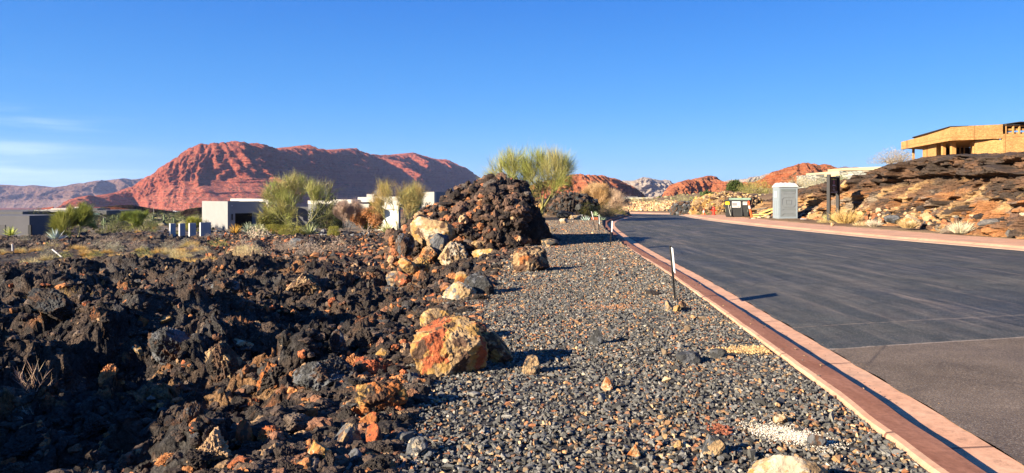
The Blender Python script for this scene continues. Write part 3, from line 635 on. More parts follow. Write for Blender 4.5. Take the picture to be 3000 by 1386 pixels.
def scatter(name, X, Y, Z, size, shapes, cols, mat, flat=.75, kind='stuff', label=None, cat=None, smooth=False, sink=.25, seed=0, parent=None):
    """many small stones as one mesh"""
    r_ = np.random.default_rng(seed); n = len(X); Vs = []; Fs = []; Cs = []; b = 0
    which = r_.integers(0, len(shapes), n)
    for k, (P, Fc) in enumerate(shapes):
        m = which == k; c = m.sum()
        if not c: continue
        q = r_.normal(size=(c, 4)); q /= np.linalg.norm(q, axis=1)[:, None]
        w, x, y, z = q.T
        R = np.stack([1 - 2 * (y * y + z * z), 2 * (x * y - z * w), 2 * (x * z + y * w), 2 * (x * y + z * w), 1 - 2 * (x * x + z * z), 2 * (y * z - x * w), 2 * (x * z - y * w), 2 * (y * z + x * w), 1 - 2 * (x * x + y * y)], 1).reshape(c, 3, 3)
        sc_ = size[m][:, None, None] * r_.uniform(.55, 1.4, (c, 1, 3)) * np.array([1, 1, flat]) * .5
        Q = np.einsum('nij,pj->npi', R, P) * sc_
        zz = Z[m] + size[m] * (.5 * flat - sink)
        Q = Q + np.stack([X[m], Y[m], zz], 1)[:, None, :]
        Vs.append(Q.reshape(-1, 3)); np_ = len(P)
        Fs.append((Fc[None, :, :] + (np.arange(c) * np_)[:, None, None]).reshape(-1, 3) + b); b += c * np_
        Cs.append(np.repeat(cols[m], np_, 0))
    o = np_mesh(name, np.concatenate(Vs), np.concatenate(Fs), mat, np.concatenate(Cs), smooth, parent)
    return tag(o, label, cat, None, kind)
def pick(r_, n, pal, p, var=.25):
    i = r_.choice(len(pal), n, p=np.array(p) / sum(p)); c = np.array(pal)[i]
    return c * r_.uniform(1 - var, 1 + var, (n, 1))
# gravel bed
def build_gravel():
    r_ = np.random.default_rng(11)
    GM = attr_mat('gravel_stone', .7, 1.25, 60, .004, .85, .8, 4, spec=.25)
    small = [chip(100 + i, 8 + i % 5) for i in range(24)]
    low = [stone_shape(1, 200 + i, 6, .2, 0) for i in range(3)]
    V0, F0 = geti(0) if False else (None, None)
    bm = bmesh.new(); bmesh.ops.create_icosphere(bm, subdivisions=1, radius=1); bm.free()
    tiny = []
    V, Fc = np.array([[1, 0, 0], [-1, 0, 0], [0, 1, 0], [0, -1, 0], [0, 0, 1], [0, 0, -1]], float), np.array([[0, 2, 4], [2, 1, 4], [1, 3, 4], [3, 0, 4], [2, 0, 5], [1, 2, 5], [3, 1, 5], [0, 3, 5]])
    for i in range(8): tiny.append((V * r_.uniform(.65, 1.15, (6, 1)) + r_.normal(0, .16, (6, 3)), Fc))
    def area(y0, y1, dens, smin, smax, shapes, seed, nm):
        # sample in the strip between the lava and the kerb
        n = int(dens * (y1 - y0) * 4.2); y = r_.uniform(y0, y1, n); x = r_.uniform(-1.6, 5.2, n * 1)
        edge = GX(y) - .15 + .25 * fbm(y * 1.3, x * 0, o=3, seed=71)
        ok = (x > edge - r_.exponential(.12, n)) & (x < KX(y) - .01); x = x[ok]; y = y[ok]; n = len(x)
        s = smin + (smax - smin) * r_.beta(1.6, 3.2, n)
        big = r_.random(n) < .006; s[big] *= r_.uniform(1.5, 2.4, big.sum())
        d = GX(y) - x
        z = zg(x, y) + .02 * fbm(x * 1.2, y * 1.2, o=3, seed=73) + np.where(d > 0, .02, 0)
        z = z - ss(.12, 0, KX(y) - x) * .01
        warm = fbm(x * .9, y * .9, o=4, seed=75)
        c1 = pick(r_, n, [(.112, .110, .098), (.155, .150, .134), (.060, .058, .052), (.27, .255, .215), (.21, .15, .09)], [40, 26, 18, 9, 7])
        c2 = pick(r_, n, [(.42, .24, .11), (.34, .14, .06), (.50, .36, .20), (.25, .14, .08), (.62, .52, .38)], [34, 20, 18, 26, 1.5])
        w = r_.random(n) < (.09 + .16 * ss(0, .35, warm) + .16 * ss(10, 26, y) + .08 * ss(6.5, 4.2, y))
        c = np.where(w[:, None], c2, c1)
        # an orange spill and pale crushed patch
        scatter(nm, x, y, z, s * .98, shapes, c, GM, .8, 'stuff', 'dark grey and rust coloured crushed rock of the verge', None, False, .22, seed)
    area(2.6, 8.0, 1850, .026, .062, small, 1, 'gravel')
    area(8.0, 13.0, 1700, .028, .062, small, 2, 'gravel')
    area(13.0, 43.0, 850, .04, .085, tiny, 3, 'gravel')
    # pale crushed limestone spill near the bottom of the frame
    X, Y, Z = at(2320, 1285); n = 5200
    u = r_.normal(size=(n, 2)) * np.array([.07, .12]); a = .75
    x = X + u[:, 0] * math.cos(a) + u[:, 1] * math.sin(a); y = Y - u[:, 0] * math.sin(a) * -1 - u[:, 1] * math.cos(a)
    scatter('pale_gravel', x, y, np.full(n, .022) + r_.uniform(0, .014, n), r_.uniform(.006, .016, n), tiny, pick(r_, n, [(.74, .66, .52), (.60, .50, .38)], [3, 1]), GM, .7, 'stuff', 'small spill of pale crushed stone on the gravel', None)
    for (a1, b1, L, wd, cc) in [(1820, 755, 1.5, .16, (.62, .42, .22)), (1790, 740, 1.1, .14, (.70, .62, .48)), (1770, 900, .7, .12, (.5, .25, .12)), (2215, 1030, .7, .07, (.62, .38, .16)), (2110, 1265, .12, .05, (.30, .10, .05)), (2230, 1030, .5, .1, (.62, .42, .2))]:
        X, Y, Z = at(a1, b1); n = int(900 * L)
        x = X + r_.normal(size=n) * L * .3; y = Y + r_.normal(size=n) * wd
        ok = x < KX(y) - .05; x = x[ok]; y = y[ok]
        scatter('gravel', x, y, np.full(len(x), .03), r_.uniform(.012, .035, len(x)), tiny, pick(r_, len(x), [cc, tuple(v * .7 for v in cc)], [3, 1]), GM, .7, 'stuff', 'patch of tan chips among the grey gravel', None)
build_gravel()
def build_grit():
    r_ = np.random.default_rng(19); sh = [chip(700 + i, 8) for i in range(8)]
    for n, o0, o1, z0, s0, s1, nm in [(260, .02, .28, .048, .008, .028, 'gravel'), (900, .33, .70, -.056, .005, .020, 'grit'), (1500, .72, 1.6, -.042, .004, .014, 'grit')]:
        k = np.clip((3 + r_.exponential(9, n) + 33) / 130 * 700, 0, 330).astype(int); k = r_.integers(190, 330, n)
        o = o0 + (o1 - o0) * r_.random(n) ** (1 if o0 < .7 else 2.2); T = np.gradient(LK, axis=0); T /= np.linalg.norm(T, axis=1)[:, None]
        x = LK[k, 0] + T[k, 1] * o; y = LK[k, 1] - T[k, 0] * o + r_.uniform(-.1, .1, n)
        scatter(nm, x, y, np.full(n, z0), r_.uniform(s0, s1, n), sh, pick(r_, n, [(.11, .105, .09), (.30, .2, .11), (.06, .055, .05)], [3, 3, 2]), MC['gravel_stone'], .7, 'stuff', 'loose chips spilled over the kerb and the edge of the road', None, False, .05, n)
build_grit()
def build_rubble():
    r_ = np.random.default_rng(21)
    RM = attr_mat('lava_rubble_stone', .5, 1.5, 26, .02, .92, 1, 7, spec=.15)
    big = [stone_shape(5, 300 + i, 7, .30, .34, 1.9) for i in range(7)]
    med = [stone_shape(3, 320 + i, 6, .25, .34, 1.9) for i in range(10)]
    lo = [chip(340 + i, 10 + i % 5) for i in range(16)]
    def zone(n, slo, shi, ylo, yhi, smin, smax, shapes, seed, mask=None, lift=0., warm=.11):
        y = np.exp(r_.uniform(math.log(ylo), math.log(yhi), n)); x = y * r_.uniform(slo, shi, n)
        ok = (x < GX(y) + .15); x = x[ok]; y = y[ok]
        if mask is not None: ok = mask(x, y); x = x[ok]; y = y[ok]
        n = len(x); s = smin + (smax - smin) * r_.beta(1.2, 4, n)
        z = zg(x, y) + lava_h(x, y, False) + lift
        cl = fbm(x * .9, y * .9, o=3, seed=81); near = ss(-6, -.5, x) * ss(20, 8, y)
        c1 = pick(r_, n, [(.055, .043, .036), (.100, .07, .052), (.09, .085, .08), (.038, .032, .028), (.16, .12, .09)], [38, 30, 3, 24, 5])
        c2 = pick(r_, n, [(.42, .18, .07), (.36, .12, .05), (.34, .22, .12), (.24, .12, .07)], [30, 22, 20, 28])
        w = r_.random(n) < (warm + .22 * ss(0, .3, cl) * near + .12 * near)
        scatter('lava_rubble', x, y, z, s, shapes, np.where(w[:, None], c2, c1), RM, .8, 'stuff', 'loose clinker strewn over the lava flow', None, False, .3, seed)
    zone(700, -.8, .0, 3.6, 16, .07, .26, big, 1)
    zone(15000, -.8, .0, 3.4, 14, .03, .13, med, 2)
    zone(9000, -.8, .05, 12, 28, .06, .22, med, 3)
    # rock rubble in front of the garden of the white house
    zone(9000, -.42, -.05, 28, 84, .18, .62, lo, 4, lambda x, y: (x / y > -.42 + .0 * y) & (x / y < -.02), warm=.30)
    zone(3500, -.8, -.3, 44, 110, .25, .8, lo, 5, lambda x, y: fbm(x * .12, y * .12, o=3, seed=83) > -.05, warm=.08)
    zone(1500, -.8, -.38, 27, 45, .12, .4, lo, 6, lambda x, y: fbm(x * .2, y * .2, o=3, seed=85) > .1, warm=.1)
    # facing stones along the garden terrace
    n = 2600; x = r_.uniform(-36, -8, n); y = 80 + r_.uniform(0, 5.5, n); z = -3.25 + (y - 80) * .02 + r_.uniform(0, .3, n)
    scatter('terrace_rubble', x, y, z, r_.uniform(.3, .85, n), lo, pick(r_, n, [(.11, .11, .115), (.2, .2, .2), (.06, .05, .05), (.33, .2, .11)], [40, 18, 25, 17]), RM, .75, 'stuff', 'grey broken rock piled in front of the garden', None, False, .25, 7)
build_rubble()
# mound of lava beside the gravel
def dome(name, cx, cy, z0, prof, seed, sub=7, noise=(.16, .10), pal=('blk', 'brn'), colfn=None, mat=None, label=None, cat='rock outcrop', parent=None):
    V, Fc = geti(sub)
    P, r = prof(V)
    q = P
    k = noise[0] * (ridged(q[:, 0] * 1.1, q[:, 1] * 1.1, q[:, 2] * 1.1, o=5, seed=seed) - .3) + noise[1] * fbm(q[:, 0] * 4.5, q[:, 1] * 4.5, q[:, 2] * 4.5, o=4, seed=seed + 3, gain=.6)
    P = P + V * k[:, None]
    c = colfn(P) if colfn else lava_cols(P[:, 0], P[:, 1], P[:, 2], seed)
    o = np_mesh(name, P, Fc, mat or MC['lava'], c, True, parent); o.location = (cx, cy, z0)
    if label: tag(o, label, cat)
    return o, P
def build_mound():
    cx, cy = -.75, 24.2
    HP = np.array([(-4.6, .0), (-3.4, .06), (-2.8, .22), (-2.3, .6), (-1.9, .95), (-1.55, 1.15), (-1.1, 1.45), (-.85, 1.72), (-.5, 1.70), (-.3, 1.9), (.1, 1.84), (.4, 1.95), (.7, 1.80), (1.0, 1.78), (1.25, 1.40), (1.5, .9), (1.75, .3), (2.1, .0)])
    # an elongated ridge: every direction maps to a footprint point, height follows the crest profile
    def prof(V):
        th = np.arctan2(V[:, 1], V[:, 0]); el = np.clip(V[:, 2], -1, 1)
        rad = np.sqrt(np.maximum(1 - el ** 2, 0))
        rad = np.sign(rad) * rad ** .9
        x = np.where(V[:, 0] < 0, 3.3, 2.15) * rad * np.cos(th); y = 2.4 * rad * np.sin(th)
        hx = np.interp(x, HP[:, 0], HP[:, 1])
        t = np.sqrt(np.clip(1 - (y / 2.45) ** 2, 0, 1))
        z = np.where(el > 0, hx * np.minimum(1, t ** .8) * np.minimum(1, el * 6), -.5)
        z = np.where(el > 0, hx * t ** .7 * ss(-.05, .18, el), -1.1 * ss(0, .3, -el) - .05)
        return np.stack([x, y, z], 1), rad
    def colfn(P):
        c = lava_cols(P[:, 0] * 1.4, P[:, 1] * 1.4, P[:, 2] * 1.4, 91)
        n = fbm(P[:, 0] * .9, P[:, 1] * .9, P[:, 2] * 1.3, o=5, seed=95, gain=.6)
        c = mixc(c, PAL['tan'], ss(.12, .22, n) * ss(.4, -1.5, P[:, 0]) * .8)
        return c * .9
    root = empty('lava_mound', (cx, cy, 0), 0, 'tall mound of black clinkery lava standing between the lava field and the gravel', 'lava mound')
    o, P = dome('mound_core', 0, 0, 0, prof, 61, 7, (.42, .20), colfn=colfn, parent=root)
    # clinker crust
    r_ = np.random.default_rng(5); Fc = geti(7)[1]; ta = P[Fc]; ar = np.linalg.norm(np.cross(ta[:, 1] - ta[:, 0], ta[:, 2] - ta[:, 0]), axis=1); i = r_.choice(len(Fc), 7000, p=ar / ar.sum()); Q = ta[i].mean(1)
    ok = (Q[:, 2] > -.75) & ~((Q[:, 0] > 1.15) & (Q[:, 2] < 1.35)) & (Q[:, 1] < 1.8); Q = Q[ok]; n = len(Q)
    shp = [stone_shape(3, 500 + k, 6, .25, .36, 1.8) for k in range(12)]
    s = .08 + .36 * r_.beta(1, 4.5, n)
    c1 = pick(r_, n, [(.06, .043, .034), (.13, .08, .055), (.12, .10, .085), (.038, .03, .026)], [34, 38, 6, 20]); c2 = pick(r_, n, [(.40, .17, .07), (.46, .30, .16), (.30, .12, .06)], [3, 2, 3])
    w = r_.random(n) < .12 + .30 * ss(.2, -2, Q[:, 0]) * ss(1.5, .6, Q[:, 2])
    scatter('clinker_crust', Q[:, 0], Q[:, 1], Q[:, 2], s, shp, np.where(w[:, None], c2, c1), MC['lava_rubble_stone'], .85, 'stuff', None, None, False, .35, 9, root)
build_mound()
def crusted(o, P, sub, n, s0, s1, pal1, seed, ang=.12):
    r_ = np.random.default_rng(seed); Fc = geti(sub)[1]; ta = P[Fc]; ar = np.linalg.norm(np.cross(ta[:, 1] - ta[:, 0], ta[:, 2] - ta[:, 0]), axis=1); i = r_.choice(len(Fc), n, p=ar / ar.sum()); Q = ta[i].mean(1)
    Q = Q[Q[:, 2] > -.1]; n = len(Q); shp = [stone_shape(2, 520 + k, 6, .3, .2, 1.6) for k in range(8)]
    c = pick(r_, n, [PAL[k] for k in pal1], [1] * len(pal1), .35)
    scatter('loose_stones', Q[:, 0], Q[:, 1], Q[:, 2], s0 + (s1 - s0) * r_.beta(1, 3, n), shp, c, MC['lava_rubble_stone'], .85, 'stuff', None, None, False, .35, seed, o)
def build_far_mounds():
    def ell(rx, ry, h, p=.7):
        def f(V):
            el = V[:, 2]; rad = np.sqrt(np.maximum(1 - el ** 2, 0)); th = np.arctan2(V[:, 1], V[:, 0])
            return np.stack([rx * rad * np.cos(th), ry * rad * np.sin(th), np.where(el > 0, h * el ** p, -.5 * -el)], 1), rad
        return f
    o, P = dome('lava_outcrop', gx(1672, 52), 52, -.1, ell(1.9, 1.6, 1.7, .5), 71, 6, (.25, .12), label='black upright lava outcrop behind the agaves at the bend of the kerb'); crusted(o, P, 6, 900, .12, .5, ['blk', 'dgr', 'brn'], 1)
    o, P = dome('lava_outcrop', gx(1590, 54), 55, -.2, ell(3.6, 2.2, 1.3, .6), 72, 6, (.25, .15), colfn=lambda P: boulder_cols(P, 31, ['tan', 'brn', 'blk', 'gld'], (0, .2), .6), label='tan and brown rocky rise behind the trunk of the big palo verde'); crusted(o, P, 6, 1400, .12, .5, ['tan', 'brn', 'blk', 'gld', 'brn'], 2)
    # tan stone bank under the cactus slope beyond the bend
    o, P = dome('rock_outcrop', gx(2150, 62), 63.5, -.1, ell(3.2, 3.0, 1.7, .55), 73, 6, (.3, .2), colfn=lambda P: boulder_cols(P, 33, ['gld', 'tan', 'brn', 'tan'], (0, .2), .9) * .75, label='golden rock outcrop rising behind the black dumpster'); crusted(o, P, 6, 1500, .12, .45, ['tan', 'gld', 'brn', 'tan', 'brn'], 3)
    o, P = dome('rock_outcrop', gx(2055, 68), 70.5, -.35, ell(2.3, 2.2, 1.2, .55), 74, 6, (.3, .2), colfn=lambda P: boulder_cols(P, 35, ['dgr', 'brn', 'gry'], (0, .2), .7), label='dark rock outcrop beside the traffic cone and the hydrant'); crusted(o, P, 6, 700, .12, .5, ['dgr', 'brn', 'gry'], 4)
build_far_mounds()
def build_riprap():
    r_ = np.random.default_rng(61); lo = [chip(360 + i, 10 + i % 5) for i in range(16)]
    n = 5200; px = r_.uniform(1780, 2090, n); t = r_.random(n)
    Y = 99.6 + t * 8 - ss(1960, 2090, px) * 9 ; x = gx(px, Y)
    z = zg(x, Y) - .05
    scatter('bank_of_stones', x, Y, z, r_.uniform(.3, .8, n), lo, pick(r_, n, [(.60, .40, .19), (.66, .50, .30), (.46, .25, .11), (.30, .2, .12)], [4, 3, 3, 2]), MC['lava_rubble_stone'], .75, 'stuff', 'bank of golden broken stone beyond the far kerb', None, False, .2, 3)
build_riprap()
# ---------------------------------------------------------------- rock bank above the right-hand walk
def build_bank():
    W = offset(RK, 3.25); s = np.r_[0, np.cumsum(np.linalg.norm(np.diff(W, axis=0), axis=1))]
    y0, y1 = 13, 64; k = (W[:, 1] > y0) & (W[:, 1] < y1); sk = s[k]
    n1 = 1050; q = np.linspace(sk[0], sk[-1], n1); X = np.interp(q, s, W[:, 0]); Y = np.interp(q, s, W[:, 1])
    T = np.stack([np.gradient(X), np.gradient(Y)], 1); T /= np.linalg.norm(T, axis=1)[:, None]; N = np.stack([T[:, 1], -T[:, 0]], 1)
    H = Htop(Y)
    n2 = 330; v = np.linspace(0, 1, n2)
    pv = [0, .12, .30, .48, .60, .635, .66, .80, .86, 1]
    sh = np.interp(Y, [20, 29, 34.5, 60, 64], [.15, .2, 2.0, 2.2, 1.2])
    oo = np.interp(v, pv, [-.05, .9, 1.9, 2.6, 3.15, 3.2, 2.6, 2.75, 3.3, 6.2]); zz = np.interp(v, pv, [-.25, .07, .30, .55, .70, .73, .76, .97, 1.02, 1.0])
    O = np.repeat(oo[:, None], n1, 1); SH = sh[None, :]; Z = zz[:, None] * H[None, :]; S = np.repeat(q[None, :], n2, 0); V = np.repeat(v[:, None], n1, 1)
    # where the ledge fades out the face leans back evenly
    led = ss(-.25, .1, fbm(q * .16, q * 0 + 4, o=2, seed=4) + .25 * ss(48, 36, Y))[None, :]
    plain_o = np.interp(zz, [-.25, 0, .5, .9, 1.0], [0, .3, 1.7, 3.0, 3.4]); plain_o[v > .86] = oo[v > .86]
    O = O * led + (1 - led) * plain_o[:, None]
    # blocks and joints
    w = fbm(S * .5, Z * .5, o=3, seed=6) * .6
    f1, f2, i1 = worley(S * .62 + w, Z * 1.5 + w * .6, 12); f3, f4, i2 = worley(S * 1.9 + w, Z * 3.4 + w, 13); f5, f6, i3 = worley(S * 5 + w * 2, Z * 7 + w, 14)
    env = ss(.0, .10, V) * (1 - .75 * ss(.86, .92, V))
    d = 1.05 * (i1 - .45) * ss(0, .07, f2 - f1) + .48 * (i2 - .4) * ss(0, .08, f4 - f3) + .20 * i3 * ss(0, .2, f6 - f5) + .22 * fbm(S * .35, Z * .5, o=3, seed=15) + .08 * ridged(S * 3, Z * 3, o=4, seed=16)
    cave = 0
    for (cp, cY, cz, rs, rz, dep) in [(2500, 37.5, .9, .55, .45, 1.0), (2345, 47.5, .75, 1.05, .75, 1.5), (2215, 50, .8, 1.3, .45, .9), (2560, 34.5, .9, .3, .4, .5)]:
        sc0 = np.interp(cY, Y, q); cave = cave + dep * np.exp(-(((S - sc0) / rs) ** 2 + ((Z - cz) / rz) ** 2) ** 2)
    O = O - d * env + cave + SH
    Zf = Z + env * (.10 * fbm(S * 1.2, Z * 1.2 + O, o=3, seed=18))
    Zf = Zf + ss(.86, .9, V) * .15 * ridged(S * 1.2, O * 1.2, o=4, seed=19)
    Zf = np.where(V > .86, Zf - ss(.93, 1, V) * .6, Zf)
    XX = X[None, :] + N[:, 0] * O; YY = Y[None, :] + N[:, 1] * O
    P = np.stack([XX.ravel(), YY.ravel(), Zf.ravel()], 1)
    blk = np.array([.062, .046, .036]); brn = np.array([.15, .085, .05]); org = np.array([.33, .15, .06]); tan = np.array([.42, .27, .125]); gry = np.array([.17, .16, .14])
    a = fbm(S * .45, Z * .9, o=5, seed=31, gain=.6).ravel(); b = fbm(S * .3 + 4, Z * .7, o=5, seed=33, gain=.65).ravel(); cc = fbm(S * 1.1, Z * 2, o=5, seed=35, gain=.65).ravel()
    c = mixc(tan, org, ss(-.1, .2, a)); c = mixc(c, gry, ss(.1, .25, fbm(S * .6, Z, o=4, seed=37).ravel()) * .7)
    near = ss(33, 26, Y)[None, :] + 0 * S
    c = mixc(c, brn, ss(.02, .2, b + .12 * near.ravel())); c = mixc(c, blk, ss(.02, .16, cc + .10 * near.ravel() - .06))
    up = ss(.50, .64, V + .12 * fbm(S * .5, V * 3, o=3, seed=38)).ravel()
    c = mixc(c, mixc(blk, brn, ss(-.1, .3, cc)), up * (1 - .75 * ss(.16, .28, b)))
    c = c * (.8 + .4 * np.repeat(i2.ravel()[:, None], 3, 1))
    t = NT('bank_rock'); co = t.co(); n1_ = t.noise(co, 3, 10, .7); n2_ = t.noise(co, 14, 8, .72)
    k = t.mix(t.attr(), t.ramp(n2_, [(.3, .5), (.7, 1.45)]), 1, 'MULTIPLY')
    h = t.math(n1_, t.math(n2_, .5), 'ADD'); m = t.fin(k, .9, h, .10, 1, spec=.15)
    struct(np_mesh('rock_bank', P, grid_faces(n2, n1), m, c, True))
    # talus at the foot
    r_ = np.random.default_rng(9); n = 5200; i = r_.integers(0, n1, n); e = .05 + r_.exponential(.8, n); e2 = e + sh[i] - .25 * (sh[i] > .5); x = X[i] + N[i, 0] * e2; y = Y[i] + N[i, 1] * e2
    zt = np.interp(e, oo[:90], zz[:90]) * H[i]
    ok = e < 3; x, y, zt = x[ok], y[ok], zt[ok]; n = len(x)
    shp = [stone_shape(3, 600 + k, 6, .3, .2, 1.6) for k in range(8)]
    nr = ss(34, 26, y)
    c1 = pick(r_, n, [(.05, .04, .035), (.12, .07, .045), (.16, .15, .14)], [4, 3, 1]); c2 = pick(r_, n, [(.42, .19, .07), (.42, .29, .15), (.48, .38, .24), (.30, .13, .06)], [3, 4, 1, 3])
    wv = r_.random(n) < .75 - .45 * nr
    scatter('talus', x, y, zt, .07 + .42 * r_.beta(1, 4, n), shp, np.where(wv[:, None], c2, c1), MC['lava_rubble_stone'], .75, 'stuff', 'broken stone fallen along the foot of the rock bank', None, False, .25, 12)
build_bank()
# ---------------------------------------------------------------- single boulders
B = boulder
B(1300, 1102, 256, 158, ['gld', 'tan', 'rst', 'brn'], 'largest boulder on the gravel, split tan and orange limestone', 217, 6, .16, .08, yaw=.2, facets=13, th=(.0, .2), dep=.8, tilt=-.1, fr=1.3)
B(1440, 1066, 130, 92, ['brn', 'tan', 'gld'], 'brown lump of rock against the right side of the big tan and orange boulder', 12, 5, .2, .14)
B(1285, 985, 120, 78, ['tan', 'gld', 'brn'], 'tan block just behind the big tan and orange boulder', 13, 5, .14, .08, facets=6, tilt=.5)
B(1360, 1000, 130, 70, ['brn', 'rst', 'blk'], 'rust brown rough rock between the tan block and the brown lump', 14, 5, .2, .15)
B(1345, 880, 105, 55, ['tan', 'crm', 'gry'], 'low tan boulder lying at the edge of the gravel below the mound', 15, 5, .16, .1)
B(1555, 797, 122, 72, ['brn', 'tan', 'blk', 'org'], 'boulder half orange half black standing alone at the right foot of the mound', 16, 5, .22, .16)
B(1270, 712, 145, 78, ['tan', 'gld', 'crm', 'brn'], 'broad boulder with a golden flat top high on the left of the mound', 17, 5, .14, .06, Y=21.6, facets=7, tilt=.25)
B(1285, 745, 75, 62, ['gry', 'dgr', 'tan'], 'grey angular boulder under the golden flat topped boulder', 18, 5, .12, .06, Y=20.9)
B(1185, 742, 62, 60, ['brn', 'blk', 'gry'], 'dark knobbly boulder left of the grey angular boulder', 19, 5, .22, .16, Y=21.2)
B(1372, 690, 62, 48, ['gld', 'tan', 'brn'], 'golden wedge of rock in the middle of the mound', 20, 4, .16, .08, Y=22.3)
B(1395, 742, 95, 50, ['tan', 'brn', 'gld'], 'long tan slab lying across the right flank of the mound', 22, 5, .2, .1, Y=21.7, tilt=-.5)
B(1420, 775, 90, 46, ['gld', 'tan', 'crm'], 'golden slab below the long tan slab', 23, 5, .18, .1, Y=21.2, tilt=-.2)
B(1320, 790, 100, 82, ['tan', 'brn', 'crm', 'blk'], 'large pitted tan and brown boulder at the front of the mound', 24, 5, .2, .16, Y=20.2)
B(1378, 808, 52, 50, ['crm', 'tan', 'gry'], 'pale grey block right of the pitted tan boulder', 25, 4, .14, .06, Y=19.6)
B(1425, 830, 92, 60, ['tan', 'crm', 'brn'], 'cream streaked boulder low on the right front of the mound', 26, 5, .18, .12, Y=18.9)
B(1352, 855, 75, 58, ['gld', 'org', 'tan'], 'smooth orange boulder at the lowest front of the mound', 27, 5, .12, .04)
B(1400, 868, 95, 70, ['dgr', 'blk', 'gry'], 'dark grey fissured boulder beside the smooth orange one', 28, 5, .18, .1, tilt=.5)
B(1190, 800, 60, 45, ['tan', 'org', 'gld'], 'orange tan cube shaped boulder left of the pitted tan boulder', 29, 4, .14, .06, Y=19.5)
B(1160, 850, 62, 55, ['gry', 'brn', 'tan'], 'grey brown boulder above the dark hollow left of the mound', 30, 4, .18, .1)
B(1240, 850, 78, 60, ['brn', 'blk', 'org'], 'dark brown rough boulder down the left front of the mound', 31, 5, .22, .16, Y=18.2)
B(1150, 905, 60, 36, ['gld', 'tan'], 'small golden boulder on the lip of the hollow', 32, 4, .14, .06)
B(1110, 1225, 165, 105, ['blk', 'org', 'brn', 'gld'], 'black boulder with a bright orange lower rim at the gravel edge', 33, 5, .22, .18, tilt=.2)
B(1085, 1120, 130, 70, ['rst', 'brn', 'blk'], 'rusty red boulder above the orange rimmed black one', 34, 5, .22, .16)
B(1075, 1262, 72, 48, ['org', 'rst', 'gld'], 'bright orange chunk between the orange rimmed boulder and the red slab', 35, 4, .16, .08)
B(1090, 1322, 56, 78, ['rst', 'org', 'brn'], 'upright red brown slab near the bottom edge of the gravel', 36, 4, .14, .08, facets=7)
B(1015, 1330, 88, 85, ['gry', 'tan', 'brn'], 'blocky grey brown boulder left of the upright red slab', 37, 5, .14, .06, facets=7)
B(940, 1392, 105, 90, ['gld', 'org', 'crm', 'brn'], 'orange gold boulder cut by the bottom edge of the view', 38, 5, .18, .1)
B(1030, 1378, 62, 58, ['gry', 'dgr'], 'grey angular stone right of the orange gold boulder', 39, 4, .14, .06)
B(1085, 1372, 60, 40, ['org', 'gld', 'brn'], 'orange stone below the upright red slab', 40, 4, .16, .1)
B(1222, 1345, 68, 58, ['gry', 'crm', 'dgr'], 'rounded light grey boulder on the gravel near the bottom edge', 41, 5, .12, .05)
B(1256, 1350, 32, 26, ['gry', 'dgr'], 'small grey stone touching the rounded light grey boulder', 42, 3, .12, .05)
B(1552, 1100, 60, 56, ['tan', 'brn', 'dgr'], 'brown knobbly stone in the middle of the gravel', 43, 4, .2, .14)
B(1748, 1012, 52, 50, ['dgr', 'gry'], 'pointed dark grey stone standing on the gravel', 44, 4, .14, .05, facets=6)
B(1778, 1148, 46, 40, ['org', 'tan', 'crm'], 'round orange tan cobble on the gravel', 45, 4, .14, .06)
B(2092, 1342, 78, 60, ['dgr', 'gry', 'tan'], 'dark grey boulder with a pale foot near the kerb', 46, 5, .12, .05)
B(2322, 1450, 240, 108, ['crm', 'gld', 'tan'], 'wide flat cream coloured boulder at the bottom edge beside the kerb', 47, 5, .12, .05, dep=.6)
B(2028, 1068, 88, 32, ['dgr', 'gry'], 'low flat dark stone among the gravel right of centre', 48, 4, .12, .05, tilt=.1)
B(2105, 1052, 52, 30, ['dgr', 'gry'], 'dark stone right of the low flat one', 49, 4, .12, .05)
B(1957, 912, 30, 32, ['gry', 'tan'], 'grey green stone at the foot of the near marker stake', 50, 4, .12, .05)
B(1983, 916, 26, 22, ['gld', 'tan'], 'tan stone in front of the near marker stake', 51, 4, .14, .06)
B(2000, 912, 24, 30, ['brn', 'tan', 'dgr'], 'brown stone right of the near marker stake', 52, 4, .14, .06)
B(1915, 866, 46, 16, ['blk', 'dgr'], 'flat black stone behind the near marker stake', 53, 4, .12, .05)
B(1860, 1345, 44, 38, ['org', 'tan'], 'orange cobble near the bottom of the gravel', 54, 4, .14, .06)
B(1990, 1318, 34, 24, ['gld', 'tan'], 'golden cobble left of the dark grey boulder near the kerb', 55, 3, .14, .06)
B(2290, 1248, 44, 34, ['tan', 'crm', 'brn'], 'tan cobble behind the pale crushed stone', 56, 4, .14, .06)
B(2400, 1318, 56, 44, ['gry', 'dgr', 'brn'], 'grey boulder between the pale crushed stone and the kerb', 57, 4, .12, .05)
B(1610, 722, 60, 22, ['dgr', 'tan'], 'low pale topped stone behind the half orange boulder', 58, 3, .14, .05)
